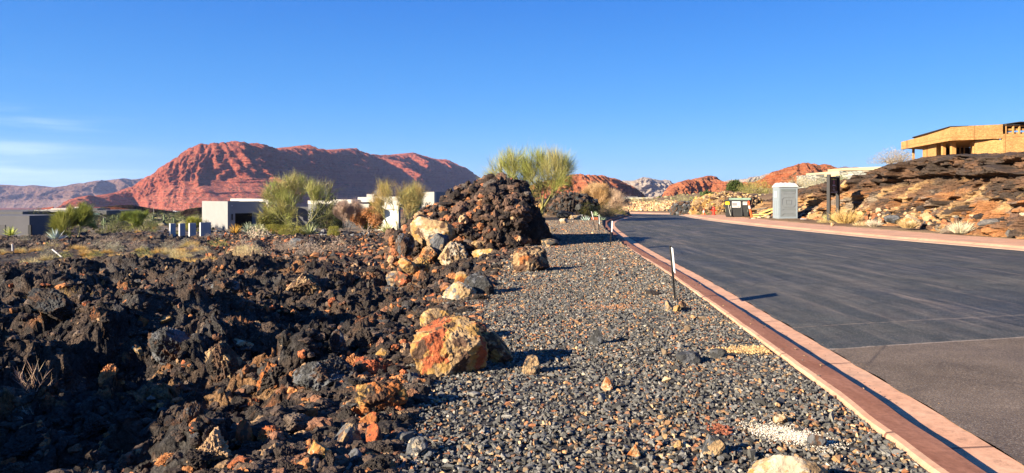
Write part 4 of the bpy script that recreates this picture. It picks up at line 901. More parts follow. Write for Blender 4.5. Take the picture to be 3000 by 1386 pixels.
for i, (a, b, w_, h_, pal, Y_, l) in enumerate([
    (1225, 800, 70, 46, ['gld', 'tan', 'brn'], 20.0, 'golden slab leaning on the left slope of the mound'), (1255, 765, 60, 44, ['tan', 'org', 'brn'], 20.6, 'tan rock just below the grey angular boulder'),
    (1455, 800, 90, 50, ['brn', 'tan', 'blk'], 20.6, 'brown black rock low on the right of the mound front'), (1460, 735, 80, 60, ['blk', 'brn', 'tan'], 22.0, 'black block on the right flank of the mound'),
    (1305, 830, 60, 44, ['dgr', 'gry', 'tan'], 19.2, 'dark grey block between two tan boulders at the mound foot'), (1180, 835, 56, 40, ['brn', 'rst', 'tan'], 18.6, 'rust brown rock at the left foot of the mound'),
    (1330, 725, 60, 40, ['gld', 'tan'], 21.7, 'small golden slab in the middle of the mound front'), (1430, 720, 74, 34, ['tan', 'gld', 'brn'], 22.2, 'narrow tan slab high on the right flank of the mound'),
    (1205, 875, 64, 46, ['brn', 'tan', 'blk'], 16.8, 'brown rock below the mound beside the dark hollow'), (1400, 905, 60, 30, ['tan', 'gry'], 15.6, 'low tan rock between the mound and the tan boulder')]):
    B(a, b, w_, h_, pal, l, 170 + i, 5, .2, .14, Y=Y_, facets=7)
# blocks out on the lava flow
B(470, 948, 60, 26, ['gld', 'tan', 'org'], 'flat golden stone lying alone far out on the lava', 59, 4, .14, .06, z=-.55, Y=14.5)
B(410, 958, 52, 40, ['org', 'rst', 'brn'], 'orange knobbly stone left of the flat golden stone', 60, 4, .2, .14, z=-.75, Y=13.6)
B(690, 1020, 95, 30, ['tan', 'crm', 'brn'], 'thin tan slab on the crest of the nearest lava swell', 61, 4, .14, .06, z=-.45, Y=9.6)
B(400, 1045, 36, 38, ['gld', 'crm', 'tan'], 'small cream lump beside the grey striped lava swell', 62, 4, .14, .06, z=-.62, Y=10.2)
B(500, 1075, 150, 120, ['dgr', 'gry', 'brn'], 'grey striped hump of lava left of centre', 63, 6, .22, .12, z=-.72, Y=9.2, yaw=.6, dep=.7, tilt=.5)
B(650, 1130, 150, 130, ['brn', 'tan', 'blk'], 'brown pitted lava block right of the grey striped hump', 64, 6, .25, .22, z=-.78, Y=8.2)
B(790, 1150, 150, 90, ['blk', 'org', 'dgr'], 'arched black lava rim with an orange edge over the dark hollow', 65, 6, .22, .18, z=-.75, Y=7.5, tilt=-.3)
B(940, 1140, 190, 95, ['dgr', 'gry', 'blk', 'brn'], 'broad grey black lava shelf left of the rusty red boulder', 66, 6, .2, .16, z=-.55, Y=7.3)
B(560, 1240, 60, 80, ['brn', 'blk', 'gry'], 'spiky brown lava knob low in the flow', 67, 5, .25, .25, z=-.85, Y=6.8)
B(715, 1305, 56, 80, ['rst', 'org', 'brn'], 'red upright lava shard near the bottom of the flow', 68, 4, .18, .12, z=-.8, Y=6.1)
B(790, 1292, 90, 60, ['org', 'brn', 'rst'], 'orange brown clinker heap right of the red shard', 69, 5, .25, .22, z=-.78, Y=6.3)
B(880, 870, 110, 70, ['brn', 'tan', 'blk'], 'brown cliffy lava block left of the dark hollow', 70, 6, .25, .2, z=-.9, Y=17)
B(650, 860, 90, 50, ['blk', 'brn', 'gry'], 'black jagged lava block in the middle distance of the flow', 71, 5, .25, .2, z=-1.0, Y=19)
B(130, 935, 130, 90, ['blk', 'brn', 'dgr'], 'sloping dark lava slab at the left edge of the flow', 72, 6, .24, .2, z=-1.15, Y=15, tilt=.6)
B(985, 1015, 44, 60, ['dgr', 'gry', 'brn'], 'upright grey block above the layered lava ledge', 73, 4, .14, .08, z=-.4, Y=10.5)
B(1120, 1050, 46, 40, ['gld', 'tan'], 'small golden rock left of the big tan and orange boulder', 74, 4, .14, .06, z=-.3, Y=8.4)
B(880, 735, 90, 40, ['gry', 'brn'], 'grey brown lava hump in front of the round hedges', 75, 5, .22, .16, z=-1.9, Y=38)
B(760, 745, 70, 44, ['dgr', 'brn', 'blk'], 'dark lava hump right of the dry grass tuft', 76, 5, .22, .16, z=-1.6, Y=34)
# stones along the garden of the white house and at the bend
for i, (a, b, w_, h_, l) in enumerate([(612, 690, 26, 16, 'first large grey rock at the left end of the garden rubble'), (640, 688, 40, 22, 'flat topped grey rock below the bright garage wall'), (690, 690, 30, 18, 'grey rock in front of the golden agave'), (725, 684, 26, 16, 'grey rock in front of the grey green agave'), (795, 690, 18, 20, 'small orange rock in front of the first round hedge')]):
    B(a, b, w_, h_, ['org', 'tan'] if i == 4 else ['gry', 'dgr', 'brn'], l, 80 + i, 3, .14, .06)
B(1690, 648, 48, 18, ['tan', 'gry', 'brn'], 'tan rounded boulder left of the agaves at the kerb bend', 90, 4, .12, .05, Y=45)
B(1660, 640, 60, 24, ['dgr', 'blk', 'gry'], 'long dark boulder below the black upright outcrop', 91, 4, .14, .06, Y=47)
B(1650, 655, 30, 16, ['crm', 'tan'], 'small pale boulder in front of the long dark boulder', 92, 4, .12, .05)
B(1590, 668, 44, 20, ['org', 'tan', 'gld'], 'orange boulder at the foot of the big palo verde', 93, 4, .14, .06)
B(1612, 680, 34, 14, ['tan', 'gry'], 'flat tan stone right of the orange boulder under the tree', 94, 3, .12, .05)
B(2440, 662, 14, 10, ['tan', 'crm'], 'small tan rock between the posts of the black sign', 95, 3, .12, .05)
B(2478, 548, 28, 20, ['tan', 'gld'], 'square golden rock on the bank right of the black sign', 96, 4, .12, .05, Y=44, facets=6)
B(2620, 652, 50, 22, ['gry', 'dgr'], 'smooth grey boulder at the foot of the rock bank', 97, 4, .12, .05, Y=33.5)
B(2680, 664, 60, 30, ['crm', 'tan', 'org'], 'cream boulder right of the smooth grey one at the foot of the bank', 98, 4, .12, .05, Y=31.8)
B(2880, 672, 34, 26, ['tan', 'gld'], 'tan block low on the right part of the rock bank', 99, 4, .12, .05, Y=29)
B(2955, 690, 40, 28, ['org', 'tan'], 'orange block at the right edge above the sidewalk', 100, 4, .12, .05, Y=27.6)
# ---------------------------------------------------------------- plants
def blades(r_, base, dirs, length, width, seg=2, curve=.0, taper=True):
    """thin leaf blades: base (n,3), dirs (n,3) -> V, F (quads as tris)"""
    n = len(base); dirs = dirs / np.linalg.norm(dirs, axis=1)[:, None]
    side = np.cross(dirs, r_.normal(size=(n, 3))); side /= np.linalg.norm(side, axis=1)[:, None] + 1e-9
    L = np.asarray(length).reshape(-1, 1) + np.zeros((n, 1)); Wd = np.asarray(width).reshape(-1, 1) + np.zeros((n, 1))
    rows = []
    for k in range(seg + 1):
        t = k / seg; c = base + dirs * L * t; c = c + np.array([0, 0, 1]) * (curve * L * t * t)
        w = Wd * (1 - t * .92 if taper else math.sin(PI * (t * .9 + .08)))
        rows += [c - side * w / 2, c + side * w / 2]
    V = np.stack(rows, 1).reshape(-1, 3); m = 2 * (seg + 1); Fs = []
    for k in range(seg):
        a = 2 * k; Fs += [[a, a + 1, a + 3], [a, a + 3, a + 2]]
    Fc = (np.array(Fs)[None] + (np.arange(n) * m)[:, None, None]).reshape(-1, 3)
    return V, Fc, m
def foliage_mat():
    t = NT('foliage'); n = t.noise(t.co(world=False), 8, 3, .6)
    c = t.mix(t.attr(), t.ramp(n, [(.3, .7), (.7, 1.3)]), 1, 'MULTIPLY')
    return t.fin(c, .75, spec=.15)
FM = foliage_mat()
def blade_obj(name, parts, cols, parent=None, link=True):
    """parts list of (V,F,m); cols list of per-blade colours"""
    Vs, Fs, Cs, b = [], [], [], 0
    for (V, Fc, m), c in zip(parts, cols):
        Vs.append(V); Fs.append(Fc + b); b += len(V); Cs.append(np.repeat(c, m, 0))
    return np_mesh(name, np.concatenate(Vs), np.concatenate(Fs), FM, np.concatenate(Cs), False, parent, link)
def jit(r_, c, n, v=.3, v2=.08):
    return np.clip(np.array(c)[None] * r_.uniform(1 - v, 1 + v, (n, 1)) * r_.uniform(1 - v2, 1 + v2, (n, 3)), 0, 1)
def tuft(seed, h=.4, spread=.9, n=420, col=(.62, .47, .22), width=.008, name='dry_grass'):
    r_ = np.random.default_rng(seed); a = r_.uniform(0, 2 * PI, n); rr = np.sqrt(r_.random(n)) * .16 * h / .4
    base = np.stack([np.cos(a) * rr, np.sin(a) * rr, np.zeros(n)], 1); til = r_.random(n) ** .8 * spread
    d = np.stack([np.cos(a) * np.sin(til) + r_.normal(0, .12, n), np.sin(a) * np.sin(til) + r_.normal(0, .12, n), np.cos(til)], 1)
    p = blades(r_, base, d, h * r_.uniform(.55, 1.15, n), width, 3, -.12)
    return blade_obj(name, [p], [jit(r_, col, n)])
def bush(seed, w=1., h=.8, n=2600, col=(.14, .17, .06), col2=(.30, .28, .12), leaf=.05, twig=(.22, .17, .12), name='desert_shrub', ragged=.25, stems=60, up=.3):
    r_ = np.random.default_rng(seed)
    d = r_.normal(size=(n, 3)); d[:, 2] = np.abs(d[:, 2]) * .9 + .02; d /= np.linalg.norm(d, axis=1)[:, None]
    lob = 1 + ragged * fbm(d[:, 0] * 1.9 + seed, d[:, 1] * 1.9, d[:, 2] * 1.9, o=3, seed=seed % 50) * 2
    rad = r_.random(n) ** .38 * lob
    P = d * rad[:, None] * np.array([w / 2, w / 2, h]); keep = fbm(P[:, 0] / w * 7, P[:, 1] / w * 7, P[:, 2] / w * 7, o=2, seed=seed % 40 + 5) > -.28; P = P[keep]; d = d[keep]; m = len(P)
    dd = d + r_.normal(0, .7, (m, 3)) + np.array([0, 0, up])
    p = blades(r_, P, dd, leaf * r_.uniform(.6, 1.5, m), leaf * .38, 2, 0, False)
    t = ss(-.2, .3, fbm(P[:, 0] / w * 4, P[:, 1] / w * 4, P[:, 2] / w * 4, o=2, seed=9)); c = jit(r_, col, m) * (1 - t[:, None]) + jit(r_, col2, m) * t[:, None]
    a = r_.normal(size=(stems, 3)); a[:, 2] = np.abs(a[:, 2]) + .5; a /= np.linalg.norm(a, axis=1)[:, None]
    q = blades(r_, np.zeros((stems, 3)), a * np.array([w, w, h * 1.4]), h * .8, .012 * max(w, .5), 2)
    return blade_obj(name, [p, q], [c, jit(r_, twig, stems)])
def twiggy(seed, w=1., h=.8, n=500, col=(.5, .45, .36), name='dry_shrub', wd=.007, droop=-.05):
    r_ = np.random.default_rng(seed); P = []; D = []; L = []
    for i in range(n // 10):
        a = r_.uniform(0, 2 * PI); ti = r_.random() ** .7 * 1.15; d = np.array([math.cos(a) * math.sin(ti) * w, math.sin(a) * math.sin(ti) * w, math.cos(ti) * h * 1.3]); l = np.linalg.norm(d)
        P.append((0, 0, 0)); D.append(d); L.append(l * .62)
        for j in range(9):
            t = r_.uniform(.25, .75); P.append(d * t * .8); D.append(d / l + r_.normal(0, .45, 3) + np.array([0, 0, .25])); L.append(l * r_.uniform(.18, .38))
    P = np.array(P, float); D = np.array(D, float); p = blades(r_, P, D, np.array(L), wd, 3, droop)
    return blade_obj(name, [p], [jit(r_, col, len(P))])
def agave(seed, r=.5, n=42, col=(.30, .40, .30), name='agave', up=.45, wid=.07, col2=None):
    r_ = np.random.default_rng(seed); a = np.arange(n) * 2.39996; el = np.linspace(.12, 1.35, n)[::-1] * .95 + up * .3
    d = np.stack([np.cos(a) * np.cos(el), np.sin(a) * np.cos(el), np.sin(el)], 1)
    p = blades(r_, np.zeros((n, 3)) + d * r * .08, d, r * r_.uniform(.85, 1.1, n), wid * r / .5, 4, .05, True)
    c = jit(r_, col, n, .2)
    if col2 is not None: c[::3] = jit(r_, col2, len(c[::3]), .2)
    return blade_obj(name, [p], [c])
def tree(name, x, y, z, H, W, seed, label, cat='tree', group=None, twig=(.30, .33, .08), twig2=(.42, .40, .14), bark=(.28, .27, .10), stems=4, low=.16, n_spray=34, tw=.016, spray=.75, lean=.8, levels=5, leafy=0, leafcol=(.1, .14, .04), upw=.35, droop=-.02, tr=.085):
    r_ = np.random.default_rng(seed); root = empty(name, (x, y, z), 0, label, cat, group)
    mb = MB(); tips = []
    def grow(p, d, L, rad, lev):
        k = 3; pts = [p]; dd = d.copy()
        for i in range(k):
            dd = dd + r_.normal(0, .13, 3); dd[2] += upw * .10; dd /= np.linalg.norm(dd); pts.append(pts[-1] + dd * L / k)
        mb.tube([tuple(q) for q in pts], [rad, rad * .88, rad * .76, rad * .64], 6 if lev < 2 else 4, False)
        if lev >= 2:
            for q in pts[1:]: tips.append((q, dd.copy(), L))
        if lev >= levels: return
        nb = 2 if r_.random() < .45 else 3
        for b in range(nb):
            ax = r_.normal(size=3); ax -= ax.dot(dd) * dd; ax /= np.linalg.norm(ax)
            ang = r_.uniform(.30, .72); nd = dd * math.cos(ang) + ax * math.sin(ang); nd[2] += upw * .25; nd /= np.linalg.norm(nd)
            rr = np.array([pts[-1][0], pts[-1][1]]); out = np.linalg.norm(rr)
            grow(pts[-1], nd, L * r_.uniform(.66, .86), rad * .60, lev + 1)
    for s in range(stems):
        a = 2 * PI * s / stems + r_.uniform(-.4, .4); ti = lean * r_.uniform(.55, 1.05)
        d = np.array([math.cos(a) * math.sin(ti), math.sin(a) * math.sin(ti), math.cos(ti)])
        grow(np.array([0, 0, -.05]), d, H * (low + .12), H * tr / 4, 0)
    P = np.array([t[0] for t in tips]); D = np.array([t[1] for t in tips]); LL = np.array([t[2] for t in tips])
    # fit the crown to the asked size
    ext = max(np.percentile(np.abs(P[:, 0]), 97), np.percentile(np.abs(P[:, 1]), 97)); top = np.percentile(P[:, 2], 99)
    S = np.array([(W / 2 - spray * .45) / ext, (W / 2 - spray * .45) / ext, (H - spray * .7) / top])
    mb.v = [tuple(np.array(v) * S) for v in mb.v]; P = P * S
    col = plain(name + '_bark_' + str(seed), bark, .8, 12, .3, .01)
    mb.build('trunk', col, root, smooth=True)
    m = len(P) * n_spray; base = np.repeat(P, n_spray, 0) + r_.normal(0, .10 * spray, (m, 3)); dr = np.repeat(D, n_spray, 0) + r_.normal(0, .30, (m, 3)) + np.array([0, 0, upw])
    p = blades(r_, base, dr, spray * r_.uniform(.35, 1.1, m), tw, 2, droop)
    t = ss(-.25, .25, fbm(base[:, 0] * .6, base[:, 1] * .6, base[:, 2] * .6, o=2, seed=seed % 30)); c = jit(r_, twig, m) * (1 - t[:, None]) + jit(r_, twig2, m) * t[:, None]
    parts = [p]; cs = [c]
    if leafy:
        k = len(P) * leafy; b2 = np.repeat(P, leafy, 0) + r_.normal(0, .30 * spray, (k, 3)); d2 = r_.normal(size=(k, 3))
        parts.append(blades(r_, b2, d2, .13 * r_.uniform(.6, 1.4, k), .07, 2, 0, False)); cs.append(jit(r_, leafcol, k, .4))
    blade_obj('crown', parts, cs, root)
    return root
tx, ty, tz = at(1563, 655)
tree('palo_verde', gx(1560, 44), 44, -.1, 4.7, 6.6, 3, 'large airy palo verde tree standing behind the mound beside the gravel', 'tree', 'palo verde trees', (.30, .32, .07), (.42, .38, .14), (.24, .22, .07), 6, .16, 4, .013, .95, 1.0)
tree('palo_verde', gx(868, 84), 84, -3.15, 7.4, 9.2, 4, 'full olive green palo verde tree in front of the garage', 'tree', 'palo verde trees', (.30, .33, .08), (.40, .36, .13), (.30, .28, .10), 4, .32, 3, .024, 1.3, .85)
tree('palo_verde', gx(1168, 82), 82, -3.1, 6.6, 8.0, 5, 'thin orange tinted palo verde tree in front of the picture window', 'tree', 'palo verde trees', (.38, .30, .08), (.46, .33, .12), (.30, .28, .12), 4, .2, 2, .020, 1.4, 1.05)
tree('palo_verde', gx(1205, 86), 87, -3.1, 6.0, 4.5, 15, 'slim green palo verde rising behind the orange tinted one', 'tree', 'palo verde trees', (.25, .29, .10), (.36, .36, .14), (.30, .28, .12), 3, .2, 3, .018, 1.2, .5)
tree('palo_verde', gx(224, 62), 62, zg(gx(224, 62), 62) + 0., 3.3, 4.3, 6, 'bushy olive green palo verde tree among the cacti on the left', 'tree', 'palo verde trees', (.26, .29, .05), (.36, .36, .08), (.40, .36, .16), 4, .16, 16, .02, .8, .95, 4)
tree('palo_verde', gx(405, 92), 92, zg(gx(405, 92), 92) - .2, 3.0, 4.4, 7, 'low green palo verde right of the bushy one on the left slope', 'tree', 'palo verde trees', (.22, .27, .05), (.30, .34, .07), (.35, .32, .12), 3, .14, 16, .02, .7, 1.0, 4)
tree('palo_verde', gx(575, 100), 100, -4.2, 2.9, 4.6, 8, 'flat topped yellow green palo verde left of the pale garage wall', 'tree', 'palo verde trees', (.32, .32, .05), (.40, .38, .08), (.35, .32, .12), 3, .14, 14, .025, .9, 1.0, 4)
tree('desert_willow', gx(1752, 58), 58, -.2, 2.7, 3.6, 9, 'golden brown bare desert willow at the bend of the road', 'tree', 'bare desert trees', (.52, .30, .10), (.60, .40, .20), (.30, .20, .12), 4, .2, 12, .014, .7, .8)
tree('desert_willow', gx(1800, 64), 64, -.2, 2.3, 3.4, 10, 'pinkish bare tree in front of the olive green house', 'tree', 'bare desert trees', (.55, .38, .24), (.62, .46, .32), (.34, .22, .15), 4, .2, 10, .012, .65, .8)
tree('bare_tree', gx(1015, 84), 84, -3.1, 4.2, 4.6, 11, 'leafless grey pink tree between the round hedge and the orange shrub', 'tree', 'bare desert trees', (.42, .30, .24), (.50, .36, .26), (.40, .33, .27), 4, .22, 9, .016, .7, .8)
tree('bare_tree', gx(1075, 83), 83, -3.1, 3.4, 3.6, 12, 'smaller leafless tree with rusty leaves left of the picture window', 'tree', 'bare desert trees', (.45, .24, .13), (.50, .30, .16), (.38, .30, .24), 4, .22, 9, .015, .6, .8, leafy=8, leafcol=(.5, .22, .08))
def leafy_tree(x, y, z, H, W, seed, label, col, col2, name='evergreen_tree', leaf=.22, n=5200):
    root = empty(name, (x, y, z), 0, label, 'tree', None)
    mb = MB(); mb.tube([(0, 0, -.1), (.05, 0, H * .3), (0, .05, H * .7)], [.13, .1, .05], 7); mb.tube([(.03, 0, H * .2), (W * .2, 0, H * .6)], [.07, .03], 6); mb.tube([(.03, 0, H * .22), (-W * .2, .1, H * .6)], [.07, .03], 6)
    mb.build('trunk', plain('dark_bark', (.10, .07, .05), .9), root)
    c = bush(seed, W, H * .86, n, col, col2, leaf, name='crown', ragged=.22, stems=30); c.parent = root; c.location = (0, 0, H * .12)
    return root
leafy_tree(gx(958, 90), 90, -3.1, 4.6, 4.6, 21, 'dense dark green tree behind the right side of the olive palo verde', (.035, .05, .02), (.07, .085, .03))
leafy_tree(gx(795, 88), 88, -3.1, 3.3, 3.4, 22, 'olive leafy tree right of the garage opening', (.12, .13, .03), (.22, .20, .05))
leafy_tree(gx(1253, 88), 88, -2.9, 3.4, 3.0, 23, 'glossy dark green round tree against the white wall beside the mound', (.05, .08, .03), (.13, .17, .05), leaf=.26, n=1900)
leafy_tree(gx(1090, 90), 90, -3.1, 3.7, 2.0, 24, 'narrow yellow green tree at the left corner of the picture window wall', (.25, .24, .05), (.34, .30, .06))
leafy_tree(gx(2155, 112), 112, 2.0, 1.9, 2.6, 25, 'round dark juniper on the rise above the dumpster', (.05, .08, .02), (.09, .12, .03), name='juniper')
leafy_tree(gx(2076, 66), 66.4, .0, 1.8, 1.9, 26, 'dark green juniper on the slope behind the red hydrant', (.05, .09, .03), (.10, .14, .04), name='juniper')
# --- hand placed shrubs
def put(o, px, py, s=1., label=None, cat='shrub', group=None, z=None, Y=None, rz=0.):
    if Y is None: x, y, zz = at(px, py)
    else: y = Y; x = gx(px, Y); zz = gz(py, Y)
    o.location = (x, y, zz if z is None else z); o.scale = (s, s, s); o.rotation_euler = (0, 0, rz)
    return tag(o, label, cat, group)
put(tuft(1, .62, .7, 900, (.50, .33, .13), .011), 166, 930, 1.1, 'tall golden dry shrub in the hollow at the left of the lava', 'dry grass', Y=15.5)
put(tuft(2, .55, 1.2, 1300, (.50, .46, .36), .008), 242, 985, 1.0, 'round grey dry tuft right of the tall golden one', 'dry grass', Y=12.9)
put(tuft(3, .3, .5, 120, (.66, .56, .38), .008), 150, 982, .8, 'short pale grass clump left of the round grey tuft', 'dry grass', Y=12.4)
put(tuft(4, .3, .5, 90, (.66, .56, .38), .008), 186, 986, .65, 'tiny pale grass clump just beside the round grey tuft', 'dry grass', Y=12.4)
put(tuft(5, .9, .55, 900, (.62, .46, .24), .014), 709, 786, 1.0, 'tall straw tuft standing at the far edge of the lava', 'dry grass', Y=28.5)
put(twiggy(6, .42, .30, 110, (.40, .28, .20), wd=.005), 95, 1165, 1.2, 'leafless twig bush in the shadow at the left edge', 'dry shrub', Y=7.6)
put(twiggy(7, .3, .22, 60, (.5, .4, .32), wd=.004), 110, 1240, 1.0, 'small pale twigs below the leafless twig bush', 'dry shrub', Y=6.8)
put(twiggy(8, .55, .30, 160, (.16, .11, .08), wd=.004), 915, 1095, 1.1, 'dark twig bush in the hollow left of the big tan and orange boulder', 'dry shrub', Y=8.4)
put(tuft(9, .55, 1.0, 900, (.62, .50, .30), .01), 1615, 690, 1.15, 'round straw coloured tuft under the big palo verde', 'dry grass', Y=36)
put(bush(30, 1.6, 1.0, 3000, (.60, .50, .34), (.70, .58, .40), .06, name='dry_shrub'), 755, 738, 2.0, 'large pale dry shrub in front of the garden rubble', 'dry shrub', Y=58)
# garden
def hedge(px, py, w, h, Y, seed, label, col=(.24, .24, .04)):
    o = bush(seed, w, h, 5200, col, (.36, .33, .06), .06, name='clipped_hedge', ragged=.04, stems=20)
    me = o.data; V = np.empty(len(me.vertices) * 3, np.float32); me.vertices.foreach_get('co', V); V = V.reshape(-1, 3)
    V[:, 2] = np.minimum(V[:, 2] * 1.35, h * .86 + V[:, 2] * .12); me.vertices.foreach_set('co', V.ravel())
    return put(o, px, py, 1, label, 'hedge', 'clipped hedges in the garden', Y=Y)
hedge(798, 684, 1.8, 1.1, 82, 41, 'clipped round hedge furthest left in the garden, right of the grey green agave')
hedge(842, 690, 2.0, 1.2, 80, 42, 'clipped round hedge left of the palo verde trunk')
hedge(882, 686, 1.6, 1.0, 82, 43, 'clipped hedge half hidden behind the palo verde trunk')
hedge(977, 691, 1.4, 1.1, 80, 44, 'clipped drum shaped hedge standing alone beside the drive')
hedge(1225, 665, 1.6, .9, 84, 45, 'low clipped hedge below the white wall near the mound')
for i, (a, b, r, c, l) in enumerate([(690, 684, 1.0, (.62, .38, .07), 'golden yellow agave in front of the garage opening'), (728, 682, 1.1, (.40, .46, .32), 'grey green agave right of the golden one'), (758, 682, 1.0, (.50, .52, .24), 'pale green agave third in the garden row'), (908, 688, 1.35, (.46, .50, .22), 'big spiky green agave right of the palo verde trunk'), (1135, 682, 1.2, (.55, .55, .25), 'spiky pale green agave below the picture window')]):
    put(agave(50 + i, r, 70, c, wid=.05), a, b, 1, l, 'agave', 'agaves in the garden', Y=81)
put(agave(60, .75, 46, (.50, .58, .52), wid=.08), 163, 704, .9, 'large silver agave on the dark slope below the olive palo verde', 'agave', Y=47)
put(agave(61, .30, 26, (.45, .58, .50), wid=.10), 1717, 650, 1.2, 'pale blue agave left of the terracotta pot', 'agave', Y=42.5)
put(agave(62, .28, 30, (.42, .55, .30), wid=.09), 1744, 634, 1.0, 'light green agave growing in the terracotta pot', 'agave', Y=43.4)
put(agave(63, .34, 26, (.30, .40, .26), wid=.09), 1762, 650, 1.0, 'green agave in the shade right of the terracotta pot', 'agave', Y=44.2)
put(agave(64, .5, 60, (.52, .58, .12), wid=.05), 33, 690, 1.5, 'yellow green yucca in front of the grey building', 'yucca', Y=62)
for i, (a, b, w_, h_, Y_, c, c2, l) in enumerate([
    (1722, 634, 1.3, 1.0, 49, (.16, .16, .04), (.30, .26, .06), 'upright yellow green bush behind the blue agave'),
    (1745, 640, 1.5, 1.2, 52, (.05, .06, .02), (.08, .09, .03), 'dark bush behind the terracotta pot'),
    (1772, 645, 1.6, 1.2, 50, (.05, .06, .03), (.10, .10, .04), 'dark shrub right of the pot at the kerb bend'),
    (1786, 643, 1.1, .8, 52, (.20, .15, .09), (.30, .22, .14), 'brown grey shrub beside the kerb bend'),
    (1810, 634, 1.5, .9, 57, (.16, .16, .04), (.25, .22, .06), 'green bush at the tip of the kerb bend'),
    (1700, 622, 1.6, 1.4, 52, (.04, .045, .02), (.07, .07, .03), 'black green bush left of the upright yellow green one'),
    (1860, 604, 2.0, 1.0, 108, (.30, .27, .14), (.42, .36, .2), 'pale shrub below the olive green house'),
    (2000, 600, 3.6, 1.7, 106, (.26, .26, .12), (.38, .35, .18), 'wide green grey shrub on the golden stone bank'),
    (1925, 604, 2.4, 1.0, 106, (.34, .30, .16), (.45, .38, .22), 'low grey green shrub above the middle of the golden bank'),
    (2035, 600, 2.2, 1.2, 100, (.10, .12, .05), (.2, .2, .08), 'dark green shrub at the right end of the golden bank'),
    (2062, 640, 1.3, .6, 60, (.08, .12, .04), (.16, .18, .06), 'dark green bush between the cone and the hydrant'),
    (2225, 568, 3.4, 1.6, 76, (.26, .24, .06), (.36, .32, .09), 'olive green bush above the dark bank left of the toilet'),
    (2195, 566, 2.8, 1.4, 80, (.22, .22, .06), (.32, .29, .1), 'olive green bush above the dumpster'),
    (2610, 480, 2.6, 1.0, 46, (.30, .25, .18), (.40, .34, .25), 'grey dry bush on the rock bank below the wooden house'),
    (2640, 482, 1.5, .9, 44, (.30, .24, .17), (.40, .33, .24), 'smaller grey dry bush next to the wooden post'),
    (2462, 540, 1.4, .8, 60, (.14, .18, .05), (.24, .26, .08), 'green bush in front of the stone wall'),
    (2395, 556, 2.4, 1.0, 60, (.34, .32, .16), (.48, .42, .25), 'pale green shrub left of the black sign on the bank'),
    (2340, 548, 2.6, 1.0, 64, (.40, .33, .16), (.52, .44, .26), 'straw coloured shrub right above the toilet roof')]):
    put(bush(70 + i, w_, h_, 2600, c, c2, .055 if Y_ < 70 else .09, ragged=.3, name='desert_shrub'), a, b, 1, l, 'shrub', Y=Y_)
for i, (a, b, w_, h_, Y_, c, l) in enumerate([(2418, 660, .5, .45, 39.6, (.55, .42, .18), 'dry grass left of the black sign post'), (2478, 654, .7, .95, 38.5, (.62, .42, .15), 'tall golden grass right of the black sign'), (2430, 645, .6, .4, 41, (.50, .50, .22), 'pale green weeds left of the black sign'), (2520, 668, .5, .4, 36.0, (.66, .50, .26), 'low golden grass right of the tall one'),
    (2660, 668, .7, .5, 31.8, (.62, .44, .2), 'golden grass at the foot of the rock bank'), (2560, 664, .6, .4, 34.4, (.72, .62, .46), 'pale dry weeds at the foot of the bank'), (2815, 683, .55, .55, 28.6, (.74, .66, .46), 'pale bushy weed near the right edge by the sidewalk'), (2945, 500, .8, .7, 33, (.45, .32, .16), 'brown dry tuft high on the right of the bank')]):
    put(tuft(110 + i, h_, 1.0, 700, c, .012), a, b, 1, l, 'dry grass', Y=Y_)
# --- many repeats on the left: kinds copied
def kind_of(makers): return makers
protos = {}
def proto(key, o): protos[key] = [o, 0]
proto('gold', tuft(201, .42, 1.25, 700, (.60, .40, .14), .014, 'dry_grass'))
proto('straw', tuft(202, .5, 1.1, 700, (.60, .50, .26), .016, 'dry_grass'))
proto('sage', bush(203, 1.1, .6, 1500, (.30, .29, .20), (.46, .42, .30), .04, name='grey_shrub', ragged=.35))
proto('sage2', bush(208, 1.2, .7, 1500, (.34, .26, .20), (.50, .40, .30), .04, name='grey_shrub', ragged=.4))
proto('green', bush(204, 1.2, .8, 1500, (.13, .16, .04), (.26, .27, .08), .05, name='green_shrub', ragged=.35))
proto('dark', bush(205, 1.5, 1.1, 1700, (.05, .07, .025), (.12, .13, .05), .06, name='green_shrub', ragged=.35))
proto('lime', bush(206, 1.0, .5, 1400, (.30, .30, .07), (.42, .40, .12), .035, name='green_shrub', ragged=.3))
INFO = {'gold': ('golden dry grass clump on the lava plain left of the white house', 'dry grass', 'golden grass clumps'), 'straw': ('straw coloured grass clump on the lava plain left of the white house', 'dry grass', 'straw grass clumps'),
        'sage': ('grey green desert shrub on the lava plain left of the white house', 'shrub', 'grey shrubs'), 'sage2': ('pinkish grey desert shrub on the lava plain left of the white house', 'shrub', 'grey shrubs'), 'green': ('green desert shrub on the dark slope left of the garage', 'shrub', 'green shrubs'),
        'dark': ('dark green desert bush on the dark slope left of the garage', 'shrub', 'dark bushes'), 'lime': ('low yellow green shrub in the grassy strip beyond the lava', 'shrub', 'yellow green shrubs')}
def place(key, x, y, z, s, rz, sz=1.):
    o, n = protos[key]
    c = o if n == 0 else o.copy()
    if n: COL.objects.link(c)
    protos[key][1] += 1
    c.location = (x, y, z); c.scale = (s, s, s * sz); c.rotation_euler = (0, 0, rz)
    l, ca, g = INFO[key]; tag(c, l, ca, g); return c
r_ = np.random.default_rng(77)
def spread(n, x0, x1, y0, y1, keys, smin, smax, sz=1.):
    k = 0
    while k < n:
        px = r_.uniform(x0, x1); py = r_.uniform(y0, y1); x, y, z = at(px, py)
        if x > GX(y) - 1 or y < 20: k += 1; continue
        z = float(zg(x, y) + lava_h(np.array([x]), np.array([y]), False)[0]) - .05 if y < 100 else z
        place(keys[r_.integers(len(keys))], x, y, z, r_.uniform(smin, smax), r_.uniform(0, 6.28), sz); k += 1
spread(46, -20, 660, 735, 785, ['gold', 'gold', 'gold', 'straw'], .5, 1.0)
spread(18, 100, 660, 728, 760, ['lime', 'gold', 'sage', 'gold'], .8, 1.4)
